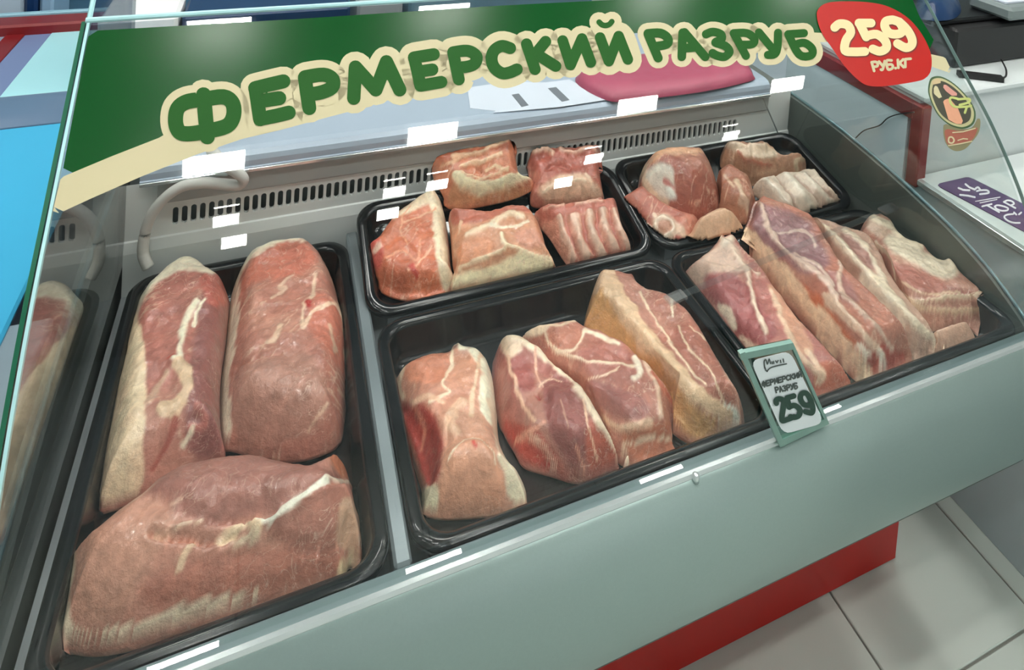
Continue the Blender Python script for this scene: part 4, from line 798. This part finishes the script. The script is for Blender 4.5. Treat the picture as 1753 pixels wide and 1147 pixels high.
# ================================================================ PRICE TAG
TY = -.026
tagmap = lambda UV, off: np.array([at(u, v, 1, TY-off) for u, v in UV])
pt = thing('price_tag', 'white price card in a clear plastic holder standing against the front glass', 'price tag', at(1376, 745, 1, TY))
hold = [(1267, 606), (1358, 587), (1420, 726), (1336, 766)]
def slab(parent, name, poly, y0, y1, m, step=None, label=None):
    A = np.array([at(u, v, 1, y0) for u, v in poly]); B = A.copy(); B[:, 1] = y1; n = len(A)
    V = np.vstack([A, B]); Fc = [list(range(n)), list(range(2*n-1, n-1, -1))]+[[i, n+i, n+(i+1) % n, (i+1) % n] for i in range(n)]
    return part(parent, name, V, Fc, m, False, label)
slab(pt, 'holder', hold, TY-.003, TY+.004, glass_mat('green_acrylic', (.62, .80, .74), .06), label='clear greenish plastic holder')
HB = mat('holder_backing', (120, 156, 146), .3, noise=.4, nscale=70)
def band(a, b, w):
    a, b = np.array(a, float), np.array(b, float); d = (b-a)/np.hypot(*(b-a)); n = np.array([-d[1], d[0]])*w; return [a, b, b+n, a+n]
for a, b, w in ((hold[0], hold[1], 11), (hold[1], hold[2], 5), (hold[2], hold[3], 10), (hold[3], hold[0], 9)):
    slab(pt, 'holder_rim', band(a, b, w), TY-.0042-w*.00004, TY+.001, HB)
rc = lambda a, b, t: tuple(np.array(a)*(1-t)+np.array(b)*t)
q = [(1285, 618), (1353, 601), (1411, 724), (1341, 744)]
cardp = []
for i in range(4):
    p0, c, p1 = q[i-1], q[i], q[(i+1) % 4]; A, B = rc(c, p0, .13 if i % 2 == 0 else .2), rc(c, p1, .2 if i % 2 == 0 else .13)
    for k in range(5): t = k/4; cardp.append(tuple((1-t)**2*np.array(A)+2*t*(1-t)*np.array(c)+t*t*np.array(B)))
CARD = mat('white_card', (226, 234, 238), .35)
slab(pt, 'card', cardp, TY-.0052, TY-.0046, CARD, label='white printed card')
INK = mat('dark_green_ink', (22, 62, 50), .5); GINK = mat('grey_ink', (70, 80, 78), .5)
def ct(*p): return [(1240+.1918*x, 560+.1918*y) for x, y in p]
lettering(pt, 'print_letter', 'ФЕРМЕРСКИЙ', ct((335, 490), (690, 400), (690, 442), (345, 535)), 2.6, tagmap, .0058, GINK, .3)
lettering(pt, 'print_letter', 'РАЗРУБ', ct((452, 540), (650, 500), (655, 545), (465, 585)), 2.6, tagmap, .0058, GINK, .3)
for st in ([ct((465, 680), (462, 655), (490, 640), (530, 660), (525, 730), (515, 830), (560, 825), (622, 800))], [ct((620, 615), (560, 632), (580, 715)), ct((580, 712), (630, 700), (675, 740), (665, 790), (625, 805), (590, 800))], [ct((755, 700), (710, 690), (680, 640), (690, 595), (730, 590), (765, 640), (790, 720), (780, 765), (725, 755))]):
    print_part(pt, 'print_digit', *strokes2d(st, 9.5), tagmap, .0056+.0000004*st[0][0][0], INK)
for st in ([ct((362, 365), (355, 310), (370, 290), (385, 330), (400, 285), (412, 325))], [ct((425, 310), (428, 328)), ct((440, 306), (442, 326)), ct((458, 302), (470, 318), (480, 298)), ct((500, 296), (505, 316)), ct((525, 285), (530, 312))], [ct((380, 395), (410, 365), (470, 345), (555, 328))], [ct((362, 360), (372, 388), (385, 395))]):
    print_part(pt, 'logo_stroke', *strokes2d(st, 2.2), tagmap, .0058, GINK)
# ================================================================ THINGS AROUND THE COUNTER
hose = [at(362, 258, 2, .175), at(370, 266, 2, .1755), at(382, 281, 1, .552), at(404, 294, 1, .545), at(416, 305, 1, .543), at(415, 313, 1, .546), at(405, 317, 1, .549), at(380, 315, 1, .552), at(347, 313, 1, .553), at(312, 319, 1, .554), at(281, 340, 1, .556), at(259, 369, 1, .558), at(248, 402, 1, .560), at(245, 434, 1, .558), at(254, 458, 1, .552)]
V, Fc = tube(catmull(hose, 6), .0085, 12)
single('drain_hose', V, Fc, mat('white_rubber', (206, 204, 198), .5, noise=.1), 'off-white rubber hose curving down the vent wall beside the side glass', 'hose', None, True)
CLEAR = glass_mat('clear_gloss', (.985, .99, .99), .11, .18)
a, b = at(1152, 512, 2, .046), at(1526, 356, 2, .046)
strip = thing('clear_strip', 'clear plastic strip lying across the belly slabs', 'plastic strip', (a+b)/2)  # thin clear strip with paler end tabs across the slabs
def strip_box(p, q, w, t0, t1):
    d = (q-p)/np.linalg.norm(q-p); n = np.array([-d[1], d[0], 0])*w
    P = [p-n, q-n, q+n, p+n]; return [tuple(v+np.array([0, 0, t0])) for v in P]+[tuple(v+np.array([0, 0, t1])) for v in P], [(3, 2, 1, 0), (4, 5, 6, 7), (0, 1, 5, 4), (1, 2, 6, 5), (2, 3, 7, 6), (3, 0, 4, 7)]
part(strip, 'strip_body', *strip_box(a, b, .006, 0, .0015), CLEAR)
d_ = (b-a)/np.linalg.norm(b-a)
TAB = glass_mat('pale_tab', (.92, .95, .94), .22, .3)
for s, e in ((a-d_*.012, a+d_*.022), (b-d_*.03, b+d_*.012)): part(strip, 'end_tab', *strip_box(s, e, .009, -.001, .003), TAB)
PAPER = mat('white_paper', (206, 214, 226), .6, noise=.05)
def quad_sheet(name, px, z, th, m, label, cat, amp=.0):
    P = np.array([at(u, v, 2, z) for u, v in px]); n = len(P); B = P.copy(); B[:, 2] -= th
    return np.vstack([P, B]), [list(range(n)), list(range(2*n-1, n-1, -1))]+[[i, n+i, n+(i+1) % n, (i+1) % n] for i in range(n)]
WTZ = .1665
pp = thing('paper_sheet', 'white printed sheet with two barcodes lying on the rear worktop', 'paper', at(960, 165, 2, WTZ))
V, Fc = quad_sheet('s', [(878, 162), (900, 145), (975, 136), (1037, 171), (958, 183), (845, 193)], WTZ+.0016, .0006, PAPER, '', ''); part(pp, 'sheet', V, Fc, PAPER)
GREYINK = mat('barcode_ink', (110, 116, 124), .6)
for q_ in ([(938, 151), (952, 149), (975, 171), (962, 174)], [(876, 162), (888, 160), (905, 180), (893, 183)]):
    V, Fc = quad_sheet('b', q_, WTZ+.0020, .0003, GREYINK, '', ''); part(pp, 'barcode', V, Fc, GREYINK)
V, Fc = quad_sheet('s', [(805, 185), (800, 150), (870, 140), (935, 141), (885, 162), (850, 190)], WTZ+.0008, .0006, PAPER, '', '')
single('paper_sheet', V, Fc, PAPER, 'blank white sheet under the barcode sheet on the rear worktop', 'paper')
# pink pack on the worktop
pk = catmull([(985, 132), (1015, 112), (1090, 92), (1180, 86), (1270, 100), (1290, 122), (1284, 132), (1200, 150), (1090, 163), (1040, 164)], 4, True)
P3 = np.array([at(u, v, 2, WTZ+.012) for u, v in pk]); P, Fq, d, bnd = polygrid(P3[:, :2], .006)
z = WTZ+.002+.022*(1-(1-np.clip(d/.05, 0, 1))**2)**.5+.006*fbm(P[:, 0]*18, P[:, 1]*18)
z = np.maximum(z, WTZ+.003); n0 = len(P); bv = np.unique(np.array(bnd).ravel()); loc = {b_: i for i, b_ in enumerate(bv)}
V = np.vstack([np.column_stack([P, z]), np.column_stack([P[bv], np.full(len(bv), WTZ+.0017)])]); Fs = Fq.tolist()+[[b_, a_, n0+loc[a_], n0+loc[b_]] for a_, b_ in bnd]
single('pink_bag', V, Fs, mat('pink_plastic', (172, 80, 104), .4, noise=.25, nscale=14), 'flat pink plastic bag lying on the rear worktop beside the sheets', 'bag', None, True)
# ---- neighbouring counter on the right
NX = 1.53
nb = thing('service_counter', 'white service counter with dark red frame beyond the right end panel', 'counter', (2.3, .6, FZ))
NW = mat('white_laminate', (206, 214, 214), .4, noise=.06, nscale=5); NB = mat('blue_grey_side', (176, 192, 196), .5, noise=.15, nscale=6); NP = mat('pale_blue_panel', (226, 240, 250), .45, noise=.1, nscale=5)
part(nb, 'lower_body', *box(NX, 3.4, -.35, .40, FZ+.001, -.012), NB)
part(nb, 'lower_top', *box(NX-.004, 3.4, -.36, .385, -.012, .0, .003), NW)
part(nb, 'edge_strip', *box(NX-.008, NX+.006, -.36, .37, -.010, .0015, .001), RAIL)
part(nb, 'raised_body', *box(NX+.004, 3.4, .39, 1.0, FZ+.001, .172), NW)
part(nb, 'raised_top', *box(NX-.0, 3.4, .375, 1.0, .172, .186, .003), NW)
part(nb, 'side_sheet', *box(NX-.006, NX+.002, .41, .99, -.3, .135), NP, False, 'pale blue side sheet')
part(nb, 'frame_post', *box(NX-.008, NX+.022, .372, .402, -.02, .165, .003), DARKRED, False, 'dark red corner post')
part(nb, 'frame_rail', *box(NX-.010, NX+.012, .395, 1.0, .125, .165, .003), DARKRED, False, 'dark red top rail')
cb = [at(u, v, 0, NX-.012) for u, v in ((1565, 192), (1540, 195), (1520, 202), (1505, 215), (1480, 223), (1465, 236))]
single('black_wire', *tube(catmull(cb, 5), .0014, 6), mat('black_rubber', (24, 26, 28), .5), 'thin black wire dangling across the pale blue side sheet', 'wire', None, True)
# black box with cable on the raised top
sc = thing('till_scale', 'black box-shaped device on the white raised counter top', 'device', (2.2, .66, .187))
BK = mat('black_plastic', (22, 23, 24), .45, noise=.2, nscale=30)
p0 = at(1632, 118, 2, .187)
part(sc, 'body', *box(p0[0], p0[0]+.55, p0[1], p0[1]+.26, .187, .285, .006), BK)
part(sc, 'top_plate', *box(p0[0]-.05, p0[0]+.50, p0[1]+.03, p0[1]+.30, .285, .300, .004), mat('dark_plate', (14, 16, 18), .3))
a, b = at(1640, 126, 2, .193), at(1716, 135, 2, .193)
d = (b-a)/np.linalg.norm(b-a); n = np.array([-d[1], d[0], 0])*.009
bar = thing('black_bar', 'short black bar lying on the white top before the black device', 'bar', (a+b)/2)
part(bar, 'bar_body', [tuple(x+np.array([0, 0, h])) for h in (-.0055, .006) for x in (a-n, b-n, b+n, a+n)], [(3, 2, 1, 0), (4, 5, 6, 7), (0, 1, 5, 4), (1, 2, 6, 5), (2, 3, 7, 6), (3, 0, 4, 7)], BK)
part(bar, 'cord', *tube(catmull([b+np.array([0, 0, .002]), at(1722, 130, 2, .196), at(1722, 118, 2, .20), at(1714, 102, 2, .205)], 6), .0022, 6), BK, True)
p1 = at(1600, 30, 2, .30)
bag = catmull([(1572, 30), (1576, -8), (1628, -12), (1642, 2), (1644, 22), (1622, 34)], 4, True)
P3 = np.array([at(u, v, 2, .302) for u, v in bag]); P, Fq, d, bnd = polygrid(P3[:, :2], .012)
z = .3015+.05*(1-(1-np.clip(d/.09, 0, 1))**2)**.5+.02*fbm(P[:, 0]*9, P[:, 1]*9)*np.clip(d/.03, 0, 1); n0 = len(P); bv = np.unique(np.array(bnd).ravel()); loc = {b_: i for i, b_ in enumerate(bv)}
V = np.vstack([np.column_stack([P, z]), np.column_stack([P[bv], np.full(len(bv), .3005)])]); Fs = Fq.tolist()+[[b_, a_, n0+loc[a_], n0+loc[b_]] for a_, b_ in bnd]
single('blue_bag', V, Fs, mat('navy_plastic', (26, 54, 92), .28, noise=.5, nscale=10), 'crumpled navy blue bag on top of the black device', 'bag', None, True)
pr = thing('label_printer', 'small grey label printer with a white paper slip on the black device', 'printer', at(1735, 38, 2, .30))
pc = at(1714, 40, 2, .30)+np.array([.035, .0, 0])
part(pr, 'case', *box(pc[0], pc[0]+.2, pc[1], pc[1]+.12, .3005, .335, .008), mat('grey_plastic', (120, 132, 132), .4, noise=.15))
part(pr, 'paper_slip', *box(pc[0]+.02, pc[0]+.18, pc[1]+.03, pc[1]+.10, .335, .341, .001), PAPER)
# purple sign on the lower top
sg = thing('purple_sign', 'purple sign with white hand symbol and lettering on the white lower counter top', 'sign', at(1680, 350, 2, .001))
PM = mat('purple_vinyl', (78, 58, 104), .35, noise=.25, nscale=8)
sgm = lambda UV, off: np.array([at(u, v, 2, .0008+off) for u, v in UV])
sp_ = np.array([(1.549, .333), (1.552, .341), (1.560, .344), (1.645, .344), (1.652, .341), (1.656, .333), (1.712, .045), (1.710, .037), (1.702, .034), (1.617, .034), (1.609, .037), (1.606, .045)])
V = np.vstack([np.column_stack([sp_, np.full(12, .0022)]), np.column_stack([sp_, np.full(12, .0004)])])
part(sg, 'sign_sheet', V, [list(range(12)), list(range(23, 11, -1))]+[[i, 12+i, 12+(i+1) % 12, (i+1) % 12] for i in range(12)], PM)
def s5(*p): return [(1560+.1308*x, 280+.1308*y) for x, y in p]
WI = mat('white_print', (226, 226, 232), .4)
print_part(sg, 'hand_symbol', *strokes2d([s5((640, 410), (740, 420), (830, 440)), s5((620, 320), (680, 345), (760, 350)), s5((710, 270), (760, 310), (830, 340)), s5((830, 340), (870, 310), (900, 345), (860, 360)), s5((900, 350), (990, 350), (1010, 385), (900, 400))], 3.2), sgm, .0018, WI)
print_part(sg, 'small_print', *strokes2d([s5((840, 495), (1160, 440)), s5((900, 515), (1120, 470))], 1.6), sgm, .0018, WI)
for st in ([s5((930, 560), (1050, 530)), s5((990, 545), (1150, 635))], [s5((1092, 562), (1120, 595), (1190, 618), (1258, 610), (1262, 582), (1195, 556), (1125, 546), (1092, 562))], [s5((1212, 502), (1362, 582)), s5((1212, 502), (1255, 482), (1315, 492), (1345, 525), (1300, 548))], [s5((1335, 660), (1245, 672), (1218, 702), (1262, 746), (1340, 774), (1420, 776)), s5((1345, 640), (1375, 668)), s5((1410, 665), (1440, 640))]):
    print_part(sg, 'sign_letter', *strokes2d(st, 2.9), sgm, .0018, WI)
# ---- neighbouring case on the left
lc = thing('drinks_cooler', 'cooler on the left lined with bright cyan film under a dark red frame', 'cooler', (-.5, .5, FZ))
CY = mat('cyan_film', (70, 180, 224), .25, noise=.1, nscale=4); PB = mat('pale_cyan_sheet', (176, 232, 240), .35, noise=.12, nscale=3); SB = mat('slate_blue', (62, 84, 112), .35, noise=.15, nscale=5)
part(lc, 'body', *merge(box(-1.6, -.155, .12, 1.25, FZ+.001, -.012), box(-1.6, -.225, 1.25, 1.9, FZ+.001, -.012)), SB)
part(lc, 'side_rail', *box(-.16, -.098, .10, .50, -.03, -.008, .004), mat('pale_side_rail', (150, 168, 178), .3, .2))
part(lc, 'front_bumper', *extrude_x([tuple(p) for p in catmull([(.12, -.02), (.08, -.03), (.06, -.09), (.07, -.16), (.12, -.2)], 5)], -1.6, -.10), SILVER, True)
part(lc, 'film_bed', *box(-1.6, -.150, .12, 1.12, -.012, .0, .004), CY, False, 'bright cyan film')
bz = catmull([(1.10, .0), (1.13, .018), (1.18, .026), (1.22, .02), (1.25, .0)], 5)
part(lc, 'curved_bar', *extrude_x([tuple(p) for p in bz], -1.6, -.155), mat('blue_grey_bar', (96, 122, 150), .35), True)
part(lc, 'rear_sheet', *box(-.392, -.225, 1.25, 1.67, -.012, .002, .001), PB)
part(lc, 'rear_sheet', *box(-.455, -.392, 1.25, 1.67, -.012, .0, .001), mat('lilac_sheet', (120, 138, 180), .4))
part(lc, 'rear_strut', *box(-.50, -.455, 1.25, 1.67, -.012, .004, .002), DARKRED)
part(lc, 'rear_sheet', *box(-1.2, -.50, 1.25, 1.67, -.012, .0, .001), mat('grey_blue_sheet', (150, 170, 190), .4))
part(lc, 'frame_rail', *box(-1.2, -.225, 1.67, 1.75, -.012, .03, .006), DARKRED, False, 'dark red rear rail')
part(lc, 'rail_cap', *box(-1.2, -.225, 1.75, 1.77, -.012, .036, .003), mat('pale_bench', (150, 196, 214), .4, noise=.2, nscale=4))
# ---- things behind the worktop, seen above the glass edge
bc = thing('back_bench', 'pale blue bench with cyan top behind the counter', 'bench', (.5, 2.2, FZ))
part(bc, 'bench_top', *box(-2.2, 1.6, 2.2, 2.9, -.02, .01, .004), mat('cyan_bench', (120, 206, 232), .35, noise=.3, nscale=9))
part(bc, 'bench_body', *box(-2.2, 1.6, 2.22, 2.9, FZ+.001, -.02), mat('blue_bench_body', (84, 128, 158), .5, noise=.2, nscale=4))
def back_box(name, u0, u1, y, vb, z1, rgb, label, cat, dep=.2):
    a_, b_ = at(u0, vb, 1, y), at(u1, vb, 1, y); nm = name+'_paint'
    return single(name, *box(a_[0], b_[0], y, y+dep, FZ+.001, z1, .008), mat(nm+str(u0), rgb, .4, noise=.15, nscale=10), label, cat)
back_box('white_box', 166, 304, 1.256, 38, .172, (252, 252, 252), 'bright white box standing behind the counter by the left side glass', 'box', .18)
back_box('navy_crate', 312, 600, 1.27, 15, .165, (16, 52, 92), 'dark navy crate behind the glass top edge', 'crate')
back_box('grey_crate', 612, 690, 1.27, 10, .17, (150, 156, 160), 'grey crate beside the dark navy crate', 'crate')
back_box('teal_crate', 700, 1010, 1.27, 5, .17, (96, 128, 146), 'wide dull teal crate behind the glass top edge', 'crate')
back_box('blue_cabinet', 41, 63, 1.93, 15, .14, (14, 50, 96), 'narrow deep blue cabinet behind the dark red rear rail', 'cabinet')
back_box('white_cabinet', -60, 40, 1.94, 15, .14, (196, 216, 232), 'pale cabinet beside the narrow deep blue cabinet', 'cabinet')
back_box('pale_cabinet', 67, 91, 1.94, 15, .14, (150, 186, 216), 'narrow sky-blue cabinet beside the deep blue cabinet', 'cabinet')
# ================================================================ lift the deck frame onto the floor
for o in scene.objects:
    if o.parent is None and o is not cam: o.location.z += DZ
